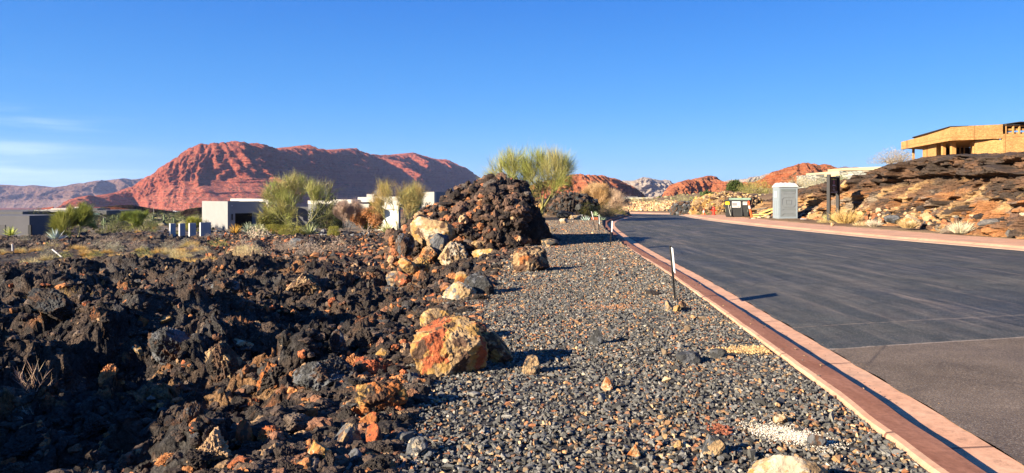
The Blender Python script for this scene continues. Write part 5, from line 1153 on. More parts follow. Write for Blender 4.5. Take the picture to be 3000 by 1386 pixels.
spread(44, -20, 640, 690, 742, ['sage', 'sage2', 'gold', 'sage2', 'sage2'], .5, 1.1)
spread(12, 640, 1000, 735, 765, ['sage2', 'straw'], .8, 1.4)
spread(85, -20, 620, 640, 692, ['sage', 'green', 'dark', 'lime', 'gold'], .9, 1.8)
spread(75, 100, 640, 622, 662, ['dark', 'green', 'sage', 'green', 'dark'], 1.2, 2.6)
# far off scrub, one mass
def far_scrub():
    rr = np.random.default_rng(88); V0, F0 = geti(1); shp = []
    for i in range(6): shp.append((V0 * rr.uniform(.7, 1.2, (len(V0), 1)), F0))
    n = 6500; Y = np.exp(rr.uniform(math.log(125), math.log(900), n)); x = Y * rr.uniform(-.80, -.20, n); z = zg(x, Y) - .3
    c = pick(rr, n, [(.07, .08, .03), (.12, .13, .05), (.26, .22, .13), (.04, .04, .03), (.2, .19, .07)], [4, 4, 2, 3, 2], .3)
    scatter('scrub', x, Y, z, rr.uniform(.7, 2.6, n), shp, c, attr_mat('scrub_leaves', .4, 1.6, 3, .3, .9, 1, 8, True), .8, 'stuff', 'dark green scrub covering the valley floor', None, False, .3, 4)
    n = 1500; Y = np.exp(rr.uniform(math.log(100), math.log(420), n)); x = Y * rr.uniform(.10, .62, n); z = zg(x, Y); ok = (x > 20) | (Y > 108); x, Y, z = x[ok], Y[ok], z[ok]; n = len(x)
    c = pick(rr, n, [(.22, .20, .08), (.34, .29, .15), (.10, .11, .04), (.40, .30, .16)], [3, 4, 3, 2], .3)
    scatter('scrub', x, Y, z, rr.uniform(.3, 1.0, n), shp, c, MC['scrub_leaves'], .75, 'stuff', 'olive scrub on the rise beyond the right side of the road', None, False, .3, 5)
far_scrub()
# joshua-like yuccas and columnar cacti on the dark slope
def cactus(h, arms, name='columnar_cactus'):
    mb = MB()
    def col(x, y, z0, z1, r): mb.lathe([(r * .8, z0), (r, z0 + .1), (r, z1 - .12), (r * .7, z1 - .04), (.02, z1)], 9, (x, y))
    col(0, 0, -.1, h, .13)
    for (a, z, l) in arms:
        dx, dy = math.cos(a) * .32, math.sin(a) * .32; mb.tube([(0, 0, z), (dx, dy, z + .08)], [.07, .08], 7); col(dx, dy, z, z + l, .09)
    return mb.build(name, plain('cactus_skin', (.13, .17, .08), .8, 14, .3), None, smooth=True)
c0 = cactus(2.0, [(0, .8, .7), (3, 1.0, .5)])
spots = [(125, 655), (168, 648), (262, 628, ), (330, 634), (345, 640), (390, 628), (275, 652), (305, 648), (448, 640), (480, 636), (510, 640), (232, 640)]
for i, (a, b) in enumerate(spots):
    o = c0 if i == 0 else c0.copy()
    if i: COL.objects.link(o)
    x, y, z = at(a, b + 22); o.location = (x, y, z - .1); o.scale = (1, 1, .7 + .06 * (i % 5)); o.rotation_euler = (0, 0, i * 1.3)
    tag(o, 'green columnar cactus among the dark rocks below the long low house', 'cactus', 'columnar cacti on the left slope')
# ---------------------------------------------------------------- buildings
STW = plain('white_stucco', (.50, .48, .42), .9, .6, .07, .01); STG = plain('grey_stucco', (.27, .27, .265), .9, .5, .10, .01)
STD = plain('dark_stucco', (.11, .11, .115), .9, .5, .15, .01); BLK = plain('black_shade_and_trim', (.008, .008, .009), .6); DRKM = plain('dark_metal', (.03, .03, .032), .5, metal=.3)  # BLK puts shade into openings as colour; also on a door and post
GLS = None
def glass_mat():
    t = NT('window_glass'); t.b.inputs['Transmission Weight'].default_value = 0
    return t.fin((.10, .16, .15), .06, None, spec=1.0)
GLS = glass_mat()
def frame(C, ang):
    """local frame: u along the wall, w inwards"""
    u = Vector((math.cos(ang), math.sin(ang))); w = Vector((-math.sin(ang), math.cos(ang)))
    return lambda a, b: (C[0] + u.x * a + w.x * b, C[1] + u.y * a + w.y * b)
def lbox(mb, L, a0, a1, b0, b1, z0, z1):
    return mb.prism([L(a0, b0), L(a1, b0), L(a1, b1), L(a0, b1)], z0, z1)
def part(parent, name, mat, fn, bevel=0, label=None):
    mb = MB(); fn(mb); o = mb.build(name, mat, parent, bevel)
    if label: o['label'] = label
    return o
A45 = math.radians(45)
def white_house():
    h = empty('modern_house', (0, 0, 0), 0, 'long white flat roofed modern house behind the garden, garage at its left end', 'house')
    # garage wing: shaded front runs up-right at 45 degrees, bright side runs up-left
    C = (gx(667, 100), 100.); L = frame(C, A45); zt = gz(590, 100); zb = -3.35
    def garage(mb):
        lbox(mb, L, 0, .25, 0, 8.6, zb, zt)                         # bright side wall
        lbox(mb, L, .25, 1.05, 0, .3, zb, zt)                        # pier left of the opening
        lbox(mb, L, 1.05, 4.55, 0, .3, gz(625, 101), zt)              # lintel
        lbox(mb, L, .25, 5.3, .3, 8.6, zt - .45, zt - .1)                # roof
        lbox(mb, L, .25, 9, 8.35, 8.6, zb, zt - .02)
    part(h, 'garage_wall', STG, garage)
    part(h, 'garage_shade', BLK, lambda m: lbox(m, L, .25, 5.0, 3.2, 3.4, zb, zt - .5))  # black sheet, carries the garage's inner shade as colour
    def fins(mb):
        for k in range(9): lbox(mb, L, 4.55 + .0, 5.25, -.02 - .0, .32, zb + k * .42, zb + k * .42 + .38)
        lbox(mb, L, 4.56, 5.2, 0, .3, zb, zt - .6)
    part(h, 'block_pier', plain('pale_block', (.50, .49, .46), .9, 2, .1), fins)
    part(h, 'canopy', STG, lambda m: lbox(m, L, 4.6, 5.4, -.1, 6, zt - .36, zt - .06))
    part(h, 'wall_lamp', DRKM, lambda m: lbox(m, L, .52, .68, -.12, 0, gz(645, 100), gz(627, 100)))
    part(h, 'wall_lamp', plain('pale_lamp', (.9, .85, .8), .5), lambda m: lbox(m, L, .55, .66, -.06, 0, gz(604, 100), gz(602.5, 100)))
    # white parapet behind the garage
    C2 = (gx(788, 103), 103.); L2 = frame(C2, A45)
    part(h, 'parapet', STW, lambda m: lbox(m, L2, -.01, 1.2, 0, 12.5, gz(600, 103), gz(583, 103)))
    part(h, 'parapet', STW, lambda m: lbox(m, L2, -.01, .35, .0, .4, gz(610, 103), gz(600, 103)))
    # dark entrance court
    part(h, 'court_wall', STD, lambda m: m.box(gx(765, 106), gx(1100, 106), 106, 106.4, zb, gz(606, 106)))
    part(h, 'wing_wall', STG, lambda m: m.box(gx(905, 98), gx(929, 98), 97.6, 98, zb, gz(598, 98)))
    part(h, 'wall_lamp', DRKM, lambda m: m.box(gx(918, 98), gx(921, 98), 97.45, 97.6, gz(637, 98), gz(624, 98)))
    def slats(m):
        for k in range(5): m.box(gx(797, 94), gx(818, 94), 94, 94.2, gz(658 - k * 3.6, 94), gz(655.6 - k * 3.6, 94))
    part(h, 'slatted_screen', STG, slats)
    part(h, 'glass_door', GLS, lambda m: m.box(gx(968, 105), gx(980, 105), 105.5, 105.9, zb, gz(640, 105)))
    # two canopies
    C3 = (gx(1033, 97), 97.); L3 = frame(C3, A45)
    part(h, 'roof_block', STW, lambda m: lbox(m, L3, 0, 1.3, 0, 5, gz(600, 97), gz(585, 97)))
    part(h, 'roof_edge', STW, lambda m: lbox(m, L3, .2, 1.2, 2, 12, gz(600, 97), gz(589, 97)))
    C4 = (gx(1085, 96), 96.); L4 = frame(C4, A45 + .55)
    part(h, 'canopy', STW, lambda m: m.prism([(gx(1005, 96.2), 96.2), (gx(1086, 95.8), 95.8), (gx(1110, 102), 102), (gx(1000, 102), 102)], gz(612, 96), gz(598, 96)))
    part(h, 'roof_block', STW, lambda m: m.prism([(gx(1048, 98), 98), (gx(1100, 97), 97), (gx(1110, 104), 104), (gx(1048, 104), 104)], gz(592, 98), gz(578, 98)))
    part(h, 'roof_block', STW, lambda m: m.prism([(gx(1074, 99), 99), (gx(1096, 99), 99), (gx(1096, 104), 104), (gx(1074, 104), 104)], gz(580, 99), gz(569, 99)))
    part(h, 'roof_vent', STD, lambda m: m.box(gx(1096, 101), gx(1114, 101), 101, 103, gz(578, 101), gz(558, 101)))
    # bright living block with the picture window
    Z1 = gz(576, 98); W0 = (gx(1098, 99), 99.); W1 = (gx(1186, 95), 95.)
    ang = math.atan2(W1[1] - W0[1], W1[0] - W0[0]); LL = frame(W0, ang); wl = math.hypot(W1[0] - W0[0], W1[1] - W0[1])
    fx = lambda px: (px - 1098) / 88. * wl
    def living(m):
        lbox(m, LL, 0, fx(1116), 0, .35, zb, Z1); lbox(m, LL, fx(1165), fx(1168), 0, .35, zb, Z1)
        lbox(m, LL, fx(1116), fx(1165), 0, .35, zb, gz(648, 97)); lbox(m, LL, fx(1116), fx(1165), 0, .35, gz(614, 97), Z1)
        lbox(m, LL, fx(1168), wl, 0, .35, gz(600, 96), Z1); lbox(m, LL, 0, wl, .35, 8, Z1 - .4, Z1 - .1)
    part(h, 'living_room_wall', STW, living)
    win = part(h, 'picture_window', plain('window_frame', (.05, .05, .05), .5), lambda m: [lbox(m, LL, fx(1116), fx(1119), .12, .3, gz(648, 97), gz(614, 97)), lbox(m, LL, fx(1119), fx(1165), .12, .3, gz(616, 97), gz(614, 97))])
    t = NT('bright_blind'); blind = t.fin((.80, .88, .78), .35, spec=.8)
    part(win, 'blind', blind, lambda m: lbox(m, LL, fx(1121), fx(1165), .22, .26, gz(648, 97), gz(616, 97)))
    part(h, 'recess_shade', BLK, lambda m: lbox(m, LL, fx(1168), wl, 1.2, 1.3, zb, Z1 - .4))  # black sheet behind the wall, shade put into its colour
    # tall white wall and its shaded return
    C5 = (gx(1272, 96), 96.); zt5 = gz(562, 96); K0 = (gx(1186, 95.02), 95.02 + .35)
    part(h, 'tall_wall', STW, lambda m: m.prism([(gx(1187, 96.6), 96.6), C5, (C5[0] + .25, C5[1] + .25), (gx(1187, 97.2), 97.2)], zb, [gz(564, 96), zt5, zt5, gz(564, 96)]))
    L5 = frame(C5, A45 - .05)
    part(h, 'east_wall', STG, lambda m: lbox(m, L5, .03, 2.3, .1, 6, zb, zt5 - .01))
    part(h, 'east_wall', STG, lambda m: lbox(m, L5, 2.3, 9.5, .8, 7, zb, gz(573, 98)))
    part(h, 'door', BLK, lambda m: lbox(m, L5, .5, 1.25, .06, .1, zb, gz(626, 97)))
    part(h, 'drive', plain('pale_drive', (.50, .44, .38), .9, .8, .12), lambda m: m.prism([(gx(900, 84), 84), (gx(1190, 82), 82), (gx(1120, 88), 88), (gx(930, 90), 90)], -3.3, -2.98))
white_house()
def court_walls():
    g = 'garden wall panels left of the garage'
    m_ = plain('panel_stucco', (.40, .41, .42), .9, .8, .1)
    for i, (p0, p1, t_, b_, Y) in enumerate([(494.5, 521, 655, 719, 66), (522, 549, 655, 713, 69), (551, 583, 654, 700, 73), (583, 619, 652, 690, 78)]):
        mb = MB(); L = frame((gx(p0 + 5, Y), Y), A45)
        lbox(mb, L, 0, (.46, .50, .62, 1.1)[i], 0, .34, gz(b_ + 8, Y), gz(t_, Y))
        o = mb.build('garden_wall', m_)
        tag(o, ['first and nearest of four grey garden wall panels left of the garage', 'second of four grey garden wall panels left of the garage', 'third of four grey garden wall panels left of the garage', 'last of four grey garden wall panels, touching the garage'][i], 'garden wall', g)
court_walls()
def left_buildings():
    h = empty('grey_building', (0, 0, 0), 0, 'plain dark grey flat roofed building cut by the left edge', 'building')
    Y = 76; x1 = gx(86, Y)
    part(h, 'wall', plain('charcoal_stucco', (.12, .12, .13), .9, .4, .12), lambda m: m.prism([(gx(-160, Y), Y), (x1, Y), (x1 + 1.2, Y + 4), (gx(-160, Y), Y + 6)], -4.2, gz(632, Y)))
    part(h, 'door', plain('charcoal_door', (.07, .07, .075), .7), lambda m: m.box(gx(-5, Y), gx(16, Y), Y - .05, Y, -4.2, gz(659, Y)))
    part(h, 'corner_post', BLK, lambda m: m.box(x1 + .05, x1 + .35, Y - .3, Y - .1, -4.2, gz(659, Y)))
    h = empty('long_house', (0, 0, 0), 0, 'long low dark house with stepped pale roofs in the left distance', 'house')
    Y = 190
    part(h, 'wall', STD, lambda m: m.box(gx(-60, Y), gx(345, Y), Y, Y + 12, -9, gz(617, Y)))
    part(h, 'wall', STD, lambda m: m.box(gx(-60, Y - 10), gx(100, Y - 10), Y - 10, Y, -9, gz(620, Y - 10)))
    def roof(n, p0, p1, t_, b_, yy, m_): part(h, n, m_, lambda m: m.box(gx(p0, yy), gx(p1, yy), yy, yy + 6, gz(b_, yy), gz(t_, yy)))
    LT = plain('pale_roof', (.50, .46, .40), .9, .5, .1); MG = plain('mid_grey_roof', (.27, .27, .27), .9, .5, .1)
    roof('roof', 68, 112, 619, 622, 188, LT); roof('roof', -60, 66, 620, 631, 176, STD); roof('roof', 100, 168, 615, 621, 186, MG); roof('roof', 132, 165, 613.5, 616, 187, LT)
    roof('roof', 149, 211, 610.5, 615, 185, LT); roof('roof', 160, 285, 616, 619, 184, MG); roof('roof', 218, 234, 606, 611, 188, LT); roof('roof', 211, 285, 611, 615, 187, STD); roof('roof', 200, 305, 617, 621, 182, MG); roof('roof', 276, 312, 617, 629, 181, STD)
    part(h, 'stone_wall', attr_mat('x', 1, 1) if False else plain('pale_stone', (.56, .50, .38), .9, 1.2, .35), lambda m: m.box(gx(200, 181), gx(245, 181), 181, 184, -9, gz(618, 181)))
    part(h, 'window', GLS, lambda m: m.box(gx(274, 180.8), gx(293, 180.8), 180.7, 180.95, gz(630, 181), gz(624, 181)))
    part(h, 'wall', STD, lambda m: m.box(gx(170, 183), gx(312, 183), 183.2, 185, -9, gz(619, 183)))
    r = MB().prism([(gx(120, 260), 260), (gx(155, 260), 260), (gx(157, 266), 266), (gx(120, 266), 266)], gz(613.5, 260), [gz(611.5, 260), gz(606, 260), gz(606, 260), gz(611, 260)])
    tag(r.build('roofed_shed', plain('red_roof', (.30, .07, .05), .8)), 'small dark red roofed building beyond the long low house', 'building')
left_buildings()
def olive_house():
    h = empty('olive_house', (0, 0, 0), 0, 'small olive green flat roofed house beyond the end of the road', 'house')
    Y = 150; OL = plain('olive_stucco', (.42, .38, .22), .9, .5, .1)
    part(h, 'wall', OL, lambda m: [m.prism([(gx(1796, Y), Y + 3), (gx(1812, Y), Y + 2), (gx(1812, Y), Y + 8), (gx(1796, Y), Y + 8)], -3, gz(582, Y))])
    part(h, 'wall', OL, lambda m: [m.prism([(gx(1836, Y), Y + 2), (gx(1861, Y), Y), (gx(1861, Y) + .5, Y + 6), (gx(1836, Y), Y + 8)], -3, gz(581, Y))])
    part(h, 'roof', plain('pale_olive_roof', (.50, .48, .36), .9), lambda m: m.prism([(gx(1806, Y), Y + 1), (gx(1912, Y), Y - .6), (gx(1916, Y), Y + 8), (gx(1806, Y), Y + 8)], gz(582, Y), gz(579, Y)))
    part(h, 'roof_block', STD, lambda m: [m.box(gx(1823, Y), gx(1838, Y), Y + 2, Y + 6, gz(579, Y), gz(575.5, Y)), m.box(gx(1851, Y), gx(1874, Y), Y + 2, Y + 6, gz(579, Y), gz(575, Y))])
    part(h, 'recess_shade', BLK, lambda m: m.box(gx(1862, Y + 3), gx(1910, Y + 3), Y + 3, Y + 7, -3, gz(582, Y)))  # solid black box, painted as the shade under the roof
    part(h, 'window', GLS, lambda m: m.box(gx(1812, Y + 2), gx(1836, Y + 2), Y + 2.5, Y + 3, -2, gz(582, Y)))
    part(h, 'post', OL, lambda m: m.box(gx(1884, Y), gx(1886.5, Y), Y, Y + .2, -3, gz(582, Y)))
    part(h, 'side_wall', plain('brown_wall', (.20, .11, .07), .9), lambda m: m.box(gx(1911, Y), gx(1922, Y), Y, Y + 5, -3, gz(578, Y)))
olive_house()
def stone_house():
    h = empty('stone_house', (0, 0, 0), 0, 'low tan and grey stone house on the rise behind the black sign', 'house')
    Y = 88; t = NT('ledge_stone'); co = t.co((1, 1, 3.6)); v = t.n('ShaderNodeTexVoronoi'); v.inputs['Scale'].default_value = 1.5; t.L(co, v.inputs['Vector'])
    b = t.n('ShaderNodeSeparateColor'); t.L(v.outputs['Color'], b.inputs[0])
    c = t.ramp(b.outputs[0], [(0, (.17, .18, .165)), (.5, (.30, .31, .27)), (.8, (.40, .36, .27)), (1, (.48, .46, .40))]); e = t.voro(co, 1.5, 'DISTANCE_TO_EDGE')
    c = t.mix(c, t.ramp(e, [(.0, .35), (.08, 1)]), 1, 'MULTIPLY'); ST = t.fin(c, .9, t.ramp(e, [(0, 0), (.1, 1)]), .04, 1)
    TAN = plain('tan_stucco', (.46, .38, .24), .9, .6, .06)
    part(h, 'stone_wall', ST, lambda m: m.box(gx(2391, Y), gx(2424, Y), Y, Y + 6, 1.5, gz(511, Y)))
    part(h, 'stone_wall', ST, lambda m: m.prism([(gx(2466, Y - 3), Y - 3), (gx(2600, Y - 6), Y - 6), (gx(2600, Y), Y + 4), (gx(2466, Y), Y + 4)], 1.5, [gz(500, Y - 3), gz(500, Y - 6), gz(500, Y), gz(500, Y)]))
    part(h, 'roof_parapet', TAN, lambda m: m.prism([(gx(2420, Y - .5), Y - .5), (gx(2468, Y - 2), Y - 2), (gx(2468, Y), Y + 6), (gx(2420, Y), Y + 6)], gz(518, Y), [gz(504, Y), gz(500.5, Y - 2), gz(500, Y), gz(504, Y)]))
    part(h, 'roof_parapet', TAN, lambda m: m.prism([(gx(2467, Y - 3.3), Y - 3.3), (gx(2560, Y - 5), Y - 5), (gx(2600, Y - 6.5), Y - 6.5), (gx(2600, Y), Y + 4), (gx(2467, Y), Y + 4)], gz(500, Y - 3), [gz(493, Y - 3), gz(489, Y - 5), gz(489, Y - 6), gz(489, Y), gz(493, Y)]))
    part(h, 'recess_shade', BLK, lambda m: m.box(gx(2458, Y), gx(2470, Y), Y - .8, Y + 1, 1.5, gz(508, Y)))  # black box between the walls, its shade is painted
    part(h, 'wall', TAN, lambda m: m.box(gx(2424, Y), gx(2466, Y), Y + .2, Y + 4, 1.5, gz(518, Y)))
stone_house()
def osb_house():
    t = NT('wood_sheathing'); co = t.co(); n1 = t.noise(t.co((1, 1, 1.6)), 6, 9, .8); n2 = t.noise(co, 1.2, 4, .6); v = t.n('ShaderNodeTexVoronoi'); v.inputs['Scale'].default_value = 9; t.L(t.co((1, 1, 2)), v.inputs['Vector'])
    b = t.n('ShaderNodeSeparateColor'); t.L(v.outputs['Color'], b.inputs[0])
    c = t.ramp(n1, [(.3, (.33, .155, .045)), (.5, (.50, .28, .10)), (.7, (.66, .43, .18))]); c = t.mix(c, t.ramp(b.outputs[0], [(0, .78), (1, 1.15)]), 1, 'MULTIPLY'); c = t.mix(c, t.ramp(n2, [(.35, .88), (.65, 1.08)]), 1, 'MULTIPLY')
    br = t.n('ShaderNodeSeparateXYZ'); t.L(t.gm.outputs['Position'], br.inputs[0])
    md = t.n('ShaderNodeMath', operation='FRACT'); t.L(t.math(br.outputs[0], .41), md.inputs[0]); mz = t.n('ShaderNodeMath', operation='FRACT'); t.L(t.math(br.outputs[2], .62), mz.inputs[0]); c = t.mix(c, (.30, .15, .05), t.math(t.math(mz.outputs[0], .035, 'LESS_THAN'), .7))
    c = t.mix(c, (.30, .15, .05), t.math(t.math(md.outputs[0], .035, 'LESS_THAN'), .85))
    OSB = t.fin(c, .8, n1, .01, .6, spec=.2)
    LUM = plain('fresh_lumber', (.50, .27, .09), .75, 3, .2); BR = plain('shaded_interior', (.03, .015, .008), .9)  # BR is near-black: shade of the open rooms put into the colour
    h = empty('timber_house', (0, 0, 0), 0, 'wood sheathed house under construction on the rock bank at the right edge', 'house')
    Yc = 62.; C = (gx(2783, Yc), Yc); Lp = (gx(2640, 74), 74.); R1 = (gx(2938, Yc - .5), Yc - .5); R2 = (gx(3120, Yc - 1), Yc - 1)
    zc = gz(412, Yc); zf = 3.2
    # canopy / fascia
    def fas(m):
        m.prism([Lp, C, (C[0] + .3, C[1] + .4), (Lp[0] + .4, Lp[1] + .3)], [gz(438, 74), zc, zc, gz(438, 74)], [gz(416, 74), zc + .95, zc + .95, gz(416, 74)])
        m.prism([C, R1, (R1[0], R1[1] + .35), (C[0] + .3, C[1] + .35)], [zc, gz(407, Yc), gz(407, Yc), zc], [gz(371, Yc), gz(366, Yc), gz(366, Yc), gz(371, Yc)])
        pm = (gx(2675, 71), 71.)
        m.prism([(pm[0] + .25, pm[1]), (C[0] + .12, C[1] + .15), (C[0] + .5, C[1] + .6), (pm[0] + .7, pm[1] + .3)], zc + .2, [gz(402, 71), gz(371, Yc), gz(371, Yc), gz(402, 71)])
    part(h, 'fascia', OSB, fas)
    part(h, 'soffit', OSB, lambda m: m.prism([(Lp[0] + .4, Lp[1]), (C[0] + .3, C[1] + .42), (R1[0], R1[1] + .4), (R2[0], 75), (Lp[0] + 4, 76)], zc + .06, zc + .2))
    part(h, 'roof', plain('roof_membrane', (.05, .05, .055), .8), lambda m: m.prism([(gx(2672, 71.2), 71.2), (C[0] - .05, C[1] - .08), (R1[0] + 4, R1[1] - .1), (R2[0] + 2, 76), (gx(2672, 71.2) + 3, 75)], [gz(403, 71), gz(371.5, Yc), gz(366, Yc), gz(366, Yc), gz(403, 71)], [gz(401, 71), gz(369.8, Yc), gz(364.5, Yc), gz(364.5, Yc), gz(401, 71)]))
    # walls under it
    def wall1(m):
        m.prism([(gx(2703, 70), 70.), (gx(2743, 66.5), 66.5), (gx(2743, 66.5) + .3, 67), (gx(2703, 70) + .3, 70.4)], zf, zc + .05)
        m.prism([(gx(2743, 66.5), 66.5), (gx(2760, 67), 67.), (gx(2760, 67), 67.4), (gx(2743, 66.5) + .3, 67)], zf, zc + .05)
    def wall2(m):
        m.prism([(gx(2842, Yc + 2.5), Yc + 2.5), (gx(2860, Yc), Yc + .2), R1, (R1[0], R1[1] + .35), (gx(2862, Yc), Yc + .6)], zf, zc + .02)
        m.prism([R1, R2, (R2[0], R2[1] + .3), (R1[0], R1[1] + .3)], zf, gz(394, Yc))
    part(h, 'wall', OSB, wall1); part(h, 'wall', OSB, wall2)
    part(h, 'post', LUM, lambda m: m.box(gx(2675, 73), gx(2680, 73), 73, 73.2, zf, gz(436, 73)))
    part(h, 'post', LUM, lambda m: m.box(gx(2762, 65), gx(2771, 65), 65, 65.25, zf, zc))
    part(h, 'post', LUM, lambda m: m.box(gx(2789, 63.5), gx(2801, 63.5), 63.5, 63.8, zf, zc + .02))
    for k in range(3): part(h, 'stud', LUM, lambda m: m.box(gx(2800 + k * 12, 69), gx(2803 + k * 12, 69), 69, 69.1, zf, zc))
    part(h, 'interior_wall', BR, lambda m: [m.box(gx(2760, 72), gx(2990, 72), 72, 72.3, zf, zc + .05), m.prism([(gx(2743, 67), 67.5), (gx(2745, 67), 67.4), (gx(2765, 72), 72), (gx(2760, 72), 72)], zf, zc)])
    # open roof framing
    def framing(m):
        z0, z1 = gz(394, Yc), gz(366, Yc)
        for px in (2939, 2961, 2979, 3001, 3024): m.box(gx(px, Yc), gx(px + 3.2, Yc), Yc - .3, Yc - .15, z0, z1)
        for zz in (z0 + .1, (z0 + z1) / 2, z1 - .1): m.box(gx(2938, Yc), gx(3120, Yc), Yc - .14, Yc - .05, zz - .08, zz + .08)
        for k in range(8): m.box(gx(2940 + 22 * k, Yc), gx(2942 + 22 * k, Yc), Yc, Yc + 5, z0, z0 + .2)
    part(h, 'roof_frame', LUM, framing)
    part(h, 'frame_backing', BR, lambda m: m.box(gx(2938, Yc + 6), gx(3120, Yc + 6), Yc + 6, Yc + 6.2, zc, gz(370, Yc)))  # dark sheet behind the framing, painted as shade
    part(h, 'roof_overhang', plain('roof_membrane', (.05, .05, .055)), lambda m: m.box(gx(2964, Yc), gx(3110, Yc), Yc - 1, Yc + 2, gz(361, Yc), gz(359.5, Yc)))
    # stack of boards on the ground
    s = empty('lumber_stack', (0, 0, 0), 0, 'long stack of fresh boards lying in front of the wooden house', 'lumber')
    for k in range(9):
        Ys = 52 + (k % 3) * .5; zz = gz(463, 52) + .10 * (k // 3 * 2) ; x0 = gx(2868 + 22 * k, Ys); x1 = x0 + 5.5
        mb = MB(); mb.prism([(x0, Ys), (x1, Ys), (x1, Ys + .3), (x0, Ys + .3)], [zz + .0, zz + .55, zz + .55, zz], [zz + .13, zz + .68, zz + .68, zz + .13]); mb.build('board', LUM, s)
osb_house()
# ---------------------------------------------------------------- things by the road
WP = plain('white_paint', (.62, .61, .585), .6); RP = plain('red_paint', (.62, .045, .02), .45, 9, .15); ORP = plain('orange_plastic', (.85, .13, .03), .45, 9, .12)
def toilet():
    Y = 45.9; x0, x1 = gx(2283, Y), gx(2337, Y); w = x1 - x0; d = 1.15; zb = .03
    h = empty('portable_toilet', ((x0 + x1) / 2, Y, zb), 0, 'grey portable toilet with a white ribbed roof standing behind the sidewalk', 'portable toilet')
    GR = plain('grey_plastic', (.20, .225, .235), .45, 5, .08, .002); GL = plain('pale_grey_plastic', (.25, .30, .33), .45, 5, .06); a = w / 2
    H = 2.06
    part(h, 'skid', plain('skid_plastic', (.22, .23, .23), .7), lambda m: m.box(-a - .03, a + .03, -.02, d + .02, -.02, .09))
    def body(m):
        m.box(-a, -a + .05, .02, d, .09, H); m.box(a - .05, a, .02, d, .09, H); m.box(-a + .05, a - .05, d - .05, d, .09, H)
        m.box(-a, -a + .10, 0, .06, .09, H); m.box(a - .10, a, 0, .06, .09, H); m.box(-a + .10, a - .10, 0, .06, H - .12, H); m.box(-a + .10, a - .10, 0, .06, .09, .2)
    part(h, 'cabin', GL, body, .01)
    for k in range(3): part(h, 'side_panel', GL, lambda m: m.box(-a - .02, -a, .12 + k * .34, .36 + k * .34, .3, 1.2), .008)
    part(h, 'side_vent', GL, lambda m: m.box(-a - .015, -a, .15, d - .15, 1.9, 1.97))
    door = part(h, 'door', GR, lambda m: m.box(-a + .105, a - .105, .008, .05, .205, H - .125))
    def emboss(m):
        e = a - .15; y0, y1 = -.012, .008
        def bar(p, q, t=.018):
            p = Vector(p); q = Vector(q); dd = (q - p).normalized(); n = Vector((-dd.y, dd.x)) * t
            m.add([(p.x - n.x, y0, p.y - n.y), (q.x - n.x, y0, q.y - n.y), (q.x + n.x, y0, q.y + n.y), (p.x + n.x, y0, p.y + n.y), (p.x - n.x, y1, p.y - n.y), (q.x - n.x, y1, q.y - n.y), (q.x + n.x, y1, q.y + n.y), (p.x + n.x, y1, p.y + n.y)], [(0, 1, 2, 3), (4, 7, 6, 5), (0, 4, 5, 1), (1, 5, 6, 2), (2, 6, 7, 3), (3, 7, 4, 0)])
        c = .13
        for (z0, z1) in ((.82, 1.42),):
            P = [(-e + c, z0), (e - c, z0), (e, z0 + c), (e, z1 - c), (e - c, z1), (-e + c, z1), (-e, z1 - c), (-e, z0 + c)]
            for i in range(8): bar(P[i], P[(i + 1) % 8])
        for i, P in enumerate([[(-e, .62), (-e + c, .70), (e - c, .70), (e, .62)], [(-e, .30), (-e + c, .40), (e - c, .40), (e, .30)], [(-e, 1.74), (-e + c, 1.66), (e - c, 1.66), (e, 1.74)]]):
            for k in range(3): bar(P[k], P[k + 1])
        for P in [[(-.17, 1.0), (.17, 1.0), (.17, 1.24), (-.17, 1.24)]]:
            for k in range(4): bar(P[k], P[(k + 1) % 4], .01)
    part(door, 'raised_panel', GR, emboss)
    part(h, 'vent', plain('vent_dark', (.16, .19, .19), .6), lambda m: [m.box(-a + .14, a - .14, -.012, .006, 1.80, 1.90)])
    def roof(m):
        n = 14; pts = []
        for i in range(n + 1):
            t = i / n; y = -.06 + (d + .12) * t; z = H + .02 + .25 * math.sin(PI * min(1, max(0, .12 + t * .76))) ** .8; pts.append((y, z))
        for i in range(n):
            (ya, za), (yb, zb_) = pts[i], pts[i + 1]
            m.add([(-a - .05, ya, H), (a + .05, ya, H), (a + .05, yb, H), (-a - .05, yb, H), (-a + .05, ya, za), (a - .05, ya, za), (a - .05, yb, zb_), (-a + .05, yb, zb_)], [(0, 1, 5, 4), (1, 2, 6, 5), (2, 3, 7, 6), (3, 0, 4, 7), (4, 5, 6, 7)])
    part(h, 'roof', WP, roof)
    part(h, 'roof_rib', plain('rib_grey', (.45, .45, .45), .6), lambda m: [m.tube([(x, -.05 + (d + .1) * t, H + .035 + .25 * math.sin(PI * (.12 + t * .76)) ** .8) for t in np.linspace(0, .8, 9)], .016, 6) for x in (-.28, 0, .28)])
    part(h, 'notice', WP, lambda m: m.box(-a - .028, -a - .02, .35, .8, 1.42, 1.78))
    part(h, 'notice_print', plain('dark_print', (.05, .05, .07), .7), lambda m: [m.box(-a - .032, -a - .029, .42 + .05 * (k % 2), .7, 1.48 + k * .07, 1.51 + k * .07) for k in range(4)])
toilet()
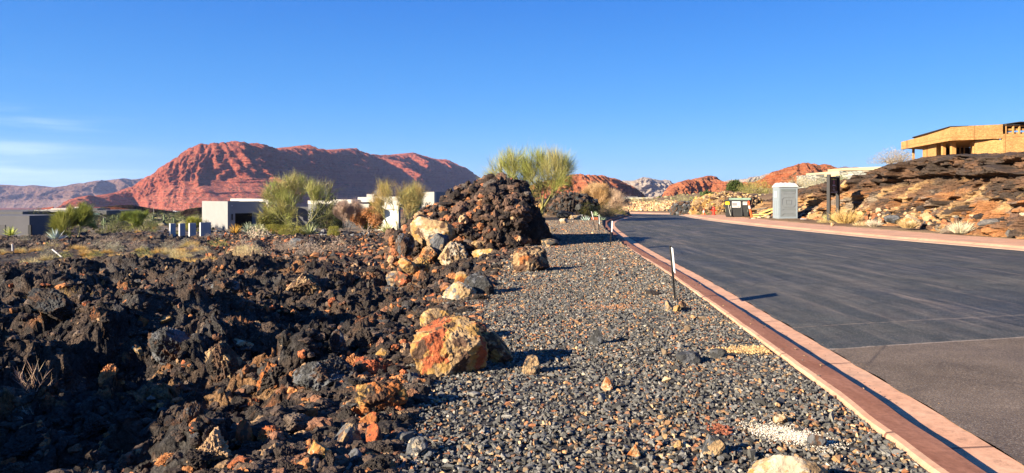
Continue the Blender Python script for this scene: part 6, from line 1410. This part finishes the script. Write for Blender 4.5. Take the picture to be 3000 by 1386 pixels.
def dumpster():
    Y = 50.5; x = gx(2158, Y); h = empty('dumpster', (x, Y, .03), math.radians(-24), 'open black rubbish dumpster with stickers standing behind the sidewalk', 'dumpster')
    BK = None
    t = NT('scuffed_black_paint'); co = t.co(world=False); n = t.noise(t.co((1, 1, .25), False), 5, 8, .75)
    c = t.ramp(n, [(.3, (.012, .014, .014)), (.66, (.028, .031, .031)), (.80, (.12, .12, .11))]); BK = t.fin(c, .6, n, .004, .5)
    a, d, H = .78, 1.9, 1.22
    def body(m):
        # tapering front/back, open top, double skin
        f = [(-a, -.05, H), (a, -.05, H), (a - .02, .12, .1), (-a + .02, .12, .1), (-a, d, H), (a, d, H), (a - .02, d - .2, .1), (-a + .02, d - .2, .1)]
        m.add(f, [(0, 1, 2, 3), (5, 4, 7, 6), (1, 5, 6, 2), (4, 0, 3, 7), (3, 2, 6, 7)])
    part(h, 'bin_body', BK, body)
    GI = plain('green_grey_inside', (.22, .32, .24), .8, 4, .3)
    part(h, 'inside_wall', GI, lambda m: [m.box(-a + .04, a - .04, d - .08, d - .04, .3, H + .13), m.box(-a + .03, -a + .05, .05, d - .1, .4, H - .01), m.box(a - .05, a - .03, .05, d - .1, .4, H - .01), m.box(-a + .05, a - .05, .2, d - .2, .3, .34)])
    def rim(m):
        m.box(-a - .05, a + .05, -.1, -.02, H - .08, H + .01); m.box(-a - .05, -a + .02, -.02, d, H - .08, H + .01); m.box(a - .02, a + .05, -.02, d, H - .08, H + .01); m.box(-a - .05, a + .05, d, d + .06, H - .08, H + .14)
    part(h, 'rim', BK, rim)
    part(h, 'rib', BK, lambda m: [m.box(xx, xx + .05, -.02, .09, .1, H - .1) for xx in (-.38, .33)] + [m.box(a - .02, a + .03, yy, yy + .06, .15, H - .1) for yy in (.5, 1.2)])
    part(h, 'lift_pocket', BK, lambda m: [m.box(-a - .14, -a, .25, 1.3, .72, .88), m.box(a, a + .14, .25, 1.3, .72, .88)])
    part(h, 'foot', BK, lambda m: [m.box(-a + .05, a - .05, .2, .35, 0, .1), m.box(-a + .05, a - .05, d - .5, d - .35, 0, .1)])
    def q(m, x0, x1, z0, z1, e=0):
        y = lambda z: -.05 + .17 * (H - z) / (H - .1) - .034 - e
        m.add([(x0, y(z0), z0), (x1, y(z0), z0), (x1, y(z1), z1), (x0, y(z1), z1), (x0, y(z0) + .004, z0), (x1, y(z0) + .004, z0), (x1, y(z1) + .004, z1), (x0, y(z1) + .004, z1)], [(0, 1, 2, 3), (7, 6, 5, 4), (0, 4, 5, 1), (1, 5, 6, 2), (2, 6, 7, 3), (3, 7, 4, 0)])
    part(h, 'sticker', plain('yellow_sticker', (.85, .68, .03), .5), lambda m: q(m, -.74, -.48, .88, 1.10), label='yellow sticker')
    pr = plain('dark_print', (.05, .05, .07), .7)
    s2 = part(h, 'sticker', WP, lambda m: q(m, -.30, .26, .70, 1.12, .0), label='large white sticker with printed lines')
    part(s2, 'print', pr, lambda m: [q(m, -.28, .04, .98 - k * .075, 1.03 - k * .075, .006) for k in range(3)] + [q(m, .02, .22, .76, .80, .006)])
    s3 = part(h, 'sticker', WP, lambda m: q(m, .42, .70, .88, 1.10), label='small white sticker at the right')
    part(s3, 'print', pr, lambda m: [q(m, .44, .68, 1.03, 1.06, .006), q(m, .44, .68, .97, .99, .006)])
    def drips(m):
        for (x0, x1, z0, z1) in [(-.54, -.44, .86, .3), (-.40, -.34, .8, .2), (-.44, -.40, .35, .14)]:
            for k in range(5):
                t0 = k / 5; t1 = (k + 1) / 5; xx = x0 + (x1 - x0) * t0; q(m, xx - .012, xx + .014, z0 + (z1 - z0) * t1, z0 + (z1 - z0) * t0, .003)
    part(h, 'paint_drip', plain('dried_drip', (.55, .54, .48), .8), drips)
dumpster()
def delineator():
    x, y = gx(2203, 47.6), 47.6; h = empty('delineator_post', (x, y, .06), 0, 'leaning orange delineator post with white bands beside the dumpster', 'delineator post')
    lx = -.24; H = 1.08
    P = lambda t: (lx * t, 0, .04 + H * t)
    part(h, 'base', plain('rubber', (.03, .02, .02), .8), lambda m: m.lathe([(.22, 0), (.22, .03), (.12, .06), (.06, .07)], 16))
    part(h, 'post', ORP, lambda m: m.tube([P(t) for t in np.linspace(0, .9, 8)], [.075, .072, .07, .07, .068, .065, .062, .06], 12))
    part(h, 'grip', ORP, lambda m: m.tube([(P(.9)[0] + .05 * math.cos(a) * 1.0, 0, P(.93)[2] + .09 * math.sin(a)) for a in np.linspace(0, 2 * PI, 14)], .022, 6))
    for a, b in ((.68, .74), (.56, .66)): part(h, 'reflective_band', WP, lambda m: m.tube([P(a), P(b)], [.073, .073], 12))
delineator()
def cone():
    x, y = gx(2062, 55), 55; h = empty('traffic_cone', (x, y, .10), 0, 'orange traffic cone with a white collar on the far sidewalk', 'traffic cone')
    part(h, 'base', ORP, lambda m: m.box(-.16, .16, -.16, .16, 0, .03), .01)
    part(h, 'cone_body', ORP, lambda m: m.lathe([(.125, .03), (.08, .22), (.045, .40), (.035, .44)], 16))
    part(h, 'collar', plain('dull_white_band', (.70, .55, .48), .6), lambda m: m.lathe([(.095, .18), (.062, .32)], 16))
cone()
def hydrant():
    x, y = gx(2091, 56.5), 56.5; h = empty('fire_hydrant', (x, y, .05), 0, 'red fire hydrant on the far side of the road behind the cone', 'fire hydrant')
    part(h, 'barrel', RP, lambda m: m.lathe([(.15, 0), (.15, .04), (.10, .05), (.10, .42), (.13, .43), (.13, .46), (.115, .48)], 14))
    part(h, 'bonnet', RP, lambda m: m.lathe([(.115, .48), (.10, .54), (.06, .60), (.03, .62), (.03, .66), (.01, .66)], 14))
    part(h, 'side_outlet', RP, lambda m: [m.tube([(-.19, 0, .34), (.19, 0, .34)], .05, 10), m.tube([(-.21, 0, .34), (-.18, 0, .34)], .065, 8), m.tube([(.18, 0, .34), (.21, 0, .34)], .065, 8)])
    part(h, 'front_outlet', RP, lambda m: [m.tube([(0, 0, .32), (0, -.17, .32)], .065, 10), m.tube([(0, -.16, .32), (0, -.2, .32)], .08, 8)])
hydrant()
def debris():
    YL = plain('yellow_lumber', (.78, .60, .20), .7, 4, .2); x, y = gx(2232, 48.5), 48.8
    for i, (dx, dy, rz, L, zz, l) in enumerate([(-.55, .0, .03, 1.1, .10, 'lower of the two yellow boards behind the delineator post'), (-.50, .15, .05, 1.0, .22, 'upper of the two yellow boards behind the delineator post'), (.05, .3, .35, 1.0, .30, 'slanting yellow board leaning toward the toilet'), (.3, .1, .45, .9, .16, 'pale board lying crosswise left of the toilet')]):
        M = Matrix.Translation((x + dx, y + dy, zz)) @ Matrix.Rotation(-rz, 4, 'Y'); mb = MB().box(0, L, -.06, .06, 0, .08, M)
        tag(mb.build('board', YL, None, .004), l, 'board', 'scrap boards beside the dumpster')
    for i, (a, b, w_, h_, l) in enumerate([(2210, 645, 18, 8, 'pale rubble block at the foot of the delineator post'), (2228, 643, 20, 10, 'pale rubble block in the middle of the scrap heap'), (2248, 640, 20, 11, 'pale rubble block nearest the toilet')]):
        B(a, b, w_, h_, ['crm', 'tan'], l, 150 + i, 3, .1, .02, Y=47.0 + .1 * i, facets=6, name='rubble_block', cat='rubble block')
    for (a, b, c_, l) in [(2352, 648, WP, 'white scrap of paper right of the toilet'), (2783, 682, plain('blue_scrap', (.35, .5, .7), .5), 'small blue and white litter scrap by the sidewalk on the right')]:
        X, Y_, Z = at(a, b); mb = MB().add([(-.18, -.1, .02), (.16, -.12, .05), (.2, .1, .03), (-.1, .12, .07), (-.18, -.1, .0), (.16, -.12, .02), (.2, .1, .0), (-.1, .12, .03)], [(0, 1, 2, 3), (7, 6, 5, 4), (0, 4, 5, 1), (1, 5, 6, 2), (2, 6, 7, 3), (3, 7, 4, 0)])
        o = mb.build('litter', c_); o.location = (X, Y_, Z + .1); tag(o, l, 'litter')
debris()
def black_sign():
    Yl, Yr = 39.6, 40.6; pl = Vector((gx(2428, Yl), Yl, 0)); pr = Vector((gx(2454.5, Yr), Yr, 0)); u = (pr - pl); w = u.length; u.normalize(); ang = math.atan2(u.y, u.x)
    h = empty('lot_sign', (pl.x, pl.y, 0), ang, 'tall black two post sign with white lettering on the right verge', 'sign')
    BK = plain('black_steel', (.012, .011, .011), .55, 4, .2); zt = gz(511, Yl); zb = gz(657, Yl)
    part(h, 'post', BK, lambda m: m.box(-.085, .085, -.085, .085, zb - .3, zt), .006)
    part(h, 'post', BK, lambda m: m.box(w - .085, w + .085, -.085, .085, zb - .25, zt - .05), .006)
    part(h, 'crossbar', BK, lambda m: m.box(.085, w - .085, -.05, .05, zt - .24, zt - .12))
    PN = plain('sign_panel_black', (.018, .015, .018), .4, 4, .1); z0, z1 = zt - 1.02, zt - .26
    p = part(h, 'panel', PN, lambda m: m.box(.10, w - .10, -.03, .03, z0, z1))
    ink = plain('sign_ink', (.85, .85, .86), .6); pink = plain('emblem_pink', (.62, .22, .24), .6)
    def emblem(m):
        c = w / 2; zz = z1 - .06
        m.box(c - .065, c - .02, -.036, -.031, zz - .20, zz); m.box(c + .02, c + .065, -.036, -.031, zz - .20, zz); m.box(c - .02, c + .02, -.036, -.031, zz - .06, zz - .02); m.box(c - .02, c + .02, -.036, -.031, zz - .13, zz - .09)
    part(p, 'emblem', pink, emblem)
    part(p, 'rule', pink, lambda m: m.box(.14, w - .12, -.036, -.031, z1 - .41, z1 - .398))
    def word(txt, size, xx, zz, al='CENTER'):
        cu = bpy.data.curves.new('lettering', 'FONT'); cu.body = txt; cu.size = size; cu.align_x = al; cu.extrude = .002; cu.offset = .002
        o = bpy.data.objects.new('lettering', cu); COL.objects.link(o); dg = bpy.context.evaluated_depsgraph_get(); me = bpy.data.meshes.new_from_object(o.evaluated_get(dg)); bpy.data.objects.remove(o)
        me.materials.clear(); me.materials.append(ink); q = bpy.data.objects.new('lettering', me); COL.objects.link(q); q.parent = p; q.location = (xx, -.034, zz); q.rotation_euler = (PI / 2, 0, 0)
    word('ENTRADA', .092, w / 2, z1 - .36); word('LOT', .08, w / 2, z1 - .50); word('AVAILABLE', .07, w / 2, z1 - .60)
    part(p, 'rule', ink, lambda m: m.box(.13, w - .13, -.036, -.031, z0 + .045, z0 + .065))
    part(p, 'rule', ink, lambda m: m.box(w * .55, w - .14, -.036, -.031, z0 + .10, z0 + .115))
black_sign()
def stakes():
    GP = plain('dark_post_steel', (.035, .033, .032), .55, 8, .2); WB = plain('marker_white', (.84, .83, .80), .55)
    data = [((1980, 887), (1964.5, 720), 10.83, .30, .36, 'nearest marker stake with an edge on white board in the gravel', .41),
            ((1788, 722), (1791.5, 645), None, .28, .33, 'second marker stake beside the kerb', .35),
            ((1745, 675), (1731, 618), None, .28, .36, 'leaning marker stake left of the terracotta pot', .5),
            ((1755, 675), (1753, 628), None, .28, .40, 'upright marker stake right of the terracotta pot', .5)]
    for (b, t_, Y, w_, hh, l, an) in data:
        x, y, z = at(*b)
        if Y: y = Y; x = gx(b[0], Y); z = 0.
        top = Vector((gx(t_[0], y), y + .02, gz(t_[1], y))) - Vector((x, y, z)); 
        h = empty('marker_stake', (x, y, z), 0, l, 'marker stake', 'marker stakes along the kerb')
        T = top; n = T.normalized()
        def post(m):
            m.tube([n * -.1, T], .011, 6); m.box(T.x * .5 - .003, T.x * .5 + .003, -.001, .001, T.z * .5, T.z * .5 + .001)
            sx = .012
            for s_ in (-1, 1): m.add([(s_ * sx - .004, -.02, -.1), (s_ * sx + .004, -.02, -.1), (s_ * sx + .004, 0, -.1), (s_ * sx - .004, 0, -.1)] + [(T.x + s_ * sx + dx_, T.y + dy_, T.z) for dx_, dy_ in ((-.004, -.02), (.004, -.02), (.004, 0), (-.004, 0))], [(0, 1, 2, 3), (4, 5, 6, 7), (0, 1, 5, 4), (1, 2, 6, 5), (2, 3, 7, 6), (3, 0, 4, 7)])
        part(h, 'post', GP, post)
        d = Vector((-(x / y) + .085, -1, 0)).normalized(); nn = Vector((-d.y, d.x, 0)) * .003
        p0 = T - n * .02 + Vector((.012, 0.0, 0)); p1 = p0 - n * hh
        vs = [p0 - nn, p0 + d * w_ - nn, p1 + d * w_ - nn, p1 - nn, p0 + nn, p0 + d * w_ + nn, p1 + d * w_ + nn, p1 + nn]
        part(h, 'board', WB, lambda m: m.add([tuple(v) for v in vs], [(0, 1, 2, 3), (7, 6, 5, 4), (0, 4, 5, 1), (1, 5, 6, 2), (2, 6, 7, 3), (3, 7, 4, 0)]))
        part(h, 'bolt', GP, lambda m: [m.tube([p0 - n * q_ + d * .01 - nn * 3, p0 - n * q_ + d * .01 + nn * 3], .008, 6) for q_ in (.04, hh - .04)])
stakes()
def pot():
    x, y = gx(1743.5, 43.2), 43.2; h = empty('terracotta_pot', (x, y, -.02), .15, 'square orange terracotta pot holding a light green agave at the kerb bend', 'plant pot')
    TC = plain('terracotta', (.68, .22, .09), .8, 6, .12)
    def b(m): m.add([(-.13, -.13, 0), (.13, -.13, 0), (.13, .13, 0), (-.13, .13, 0), (-.17, -.17, .26), (.17, -.17, .26), (.17, .17, .26), (-.17, .17, .26)], [(0, 3, 2, 1), (0, 1, 5, 4), (1, 2, 6, 5), (2, 3, 7, 6), (3, 0, 4, 7)])
    part(h, 'pot_body', TC, b); part(h, 'rim', TC, lambda m: [m.box(-.19, .19, -.19, -.15, .22, .28), m.box(-.19, .19, .15, .19, .22, .28), m.box(-.19, -.15, -.15, .15, .22, .28), m.box(.15, .19, -.15, .15, .22, .28)])
    part(h, 'soil', plain('potting_soil', (.05, .035, .025), .95), lambda m: m.box(-.15, .15, -.15, .15, .2, .24))
    x, y = gx(1701, 46), 46; h = empty('path_light', (x, y, 0), 0, 'short grey bollard light left of the agaves', 'path light'); G = plain('weathered_metal', (.25, .25, .24), .6, 6, .2)
    part(h, 'post', G, lambda m: m.box(-.05, .05, -.05, .05, -.1, .28)); part(h, 'lamp_head', G, lambda m: m.prism([(-.07, -.07), (.13, -.07), (.13, .07), (-.07, .07)], .28, .36))
pot()
def far_poles():
    for i, (a, t_, b_, w_, l) in enumerate([(450, 608, 625, .05, 'thin grey pole beside the dark cinder rise'), (336, 616, 634, .18, 'short thick pole at the right end of the long low house')]):
        Y = 200; x = gx(a, Y); mb = MB().lathe([(w_, gz(b_ + 3, Y)), (w_, gz(t_, Y)), (w_ * .5, gz(t_, Y) + .1)], 8); o = mb.build('pole', plain('grey_pole', (.35, .33, .3), .8)); o.location = (x, Y, 0); tag(o, l, 'pole')
    Y = 40; x = gx(37.5, Y); mb = MB().tube([(0, 0, gz(738, Y) - .2), (-.03, 0, gz(715, Y))], .04, 8); o = mb.build('pipe', WP); o.location = (x, Y, 0); tag(o, 'short white upright pipe in the brush at the far left', 'pipe')
    Y = 38; mb = MB().tube([(gx(153, Y), Y, gz(731, Y)), (gx(182, 35), 35, gz(754, 35))], .035, 8); tag(mb.build('pipe', WP), 'slanting white pipe lying in the brush on the left', 'pipe')
far_poles()
def pickup():
    Y = 500; x = gx(511, Y); z = gz(624.5, Y); h = empty('pickup_truck', (x, Y, z), 0, 'tiny white pickup truck far off below the red mesa', 'pickup truck')
    CAR = plain('white_car_paint', (.85, .85, .85), .3)
    prof = [(-2.7, .5), (-2.7, 1.05), (-.6, 1.1), (-.45, 1.75), (.75, 1.75), (1.25, 1.15), (2.6, 1.0), (2.7, .5)]
    def body(m):
        n = len(prof); m.add([(px, -.9, pz) for px, pz in prof] + [(px, .9, pz) for px, pz in prof], [tuple(range(n)), tuple(range(n, 2 * n))[::-1]] + [(i, (i + 1) % n, n + (i + 1) % n, n + i) for i in range(n)])
    part(h, 'body', CAR, body)
    part(h, 'window', GLS, lambda m: m.add([(-.35, -.91, 1.15), (.95, -.91, 1.15), (.65, -.91, 1.62), (-.32, -.91, 1.62)], [(0, 1, 2, 3)]))
    for wx in (-1.7, 1.7): part(h, 'wheel', plain('tyre', (.02, .02, .02), .8), lambda m: m.tube([(wx, -.95, .4), (wx, .95, .4)], .42, 14))
pickup()
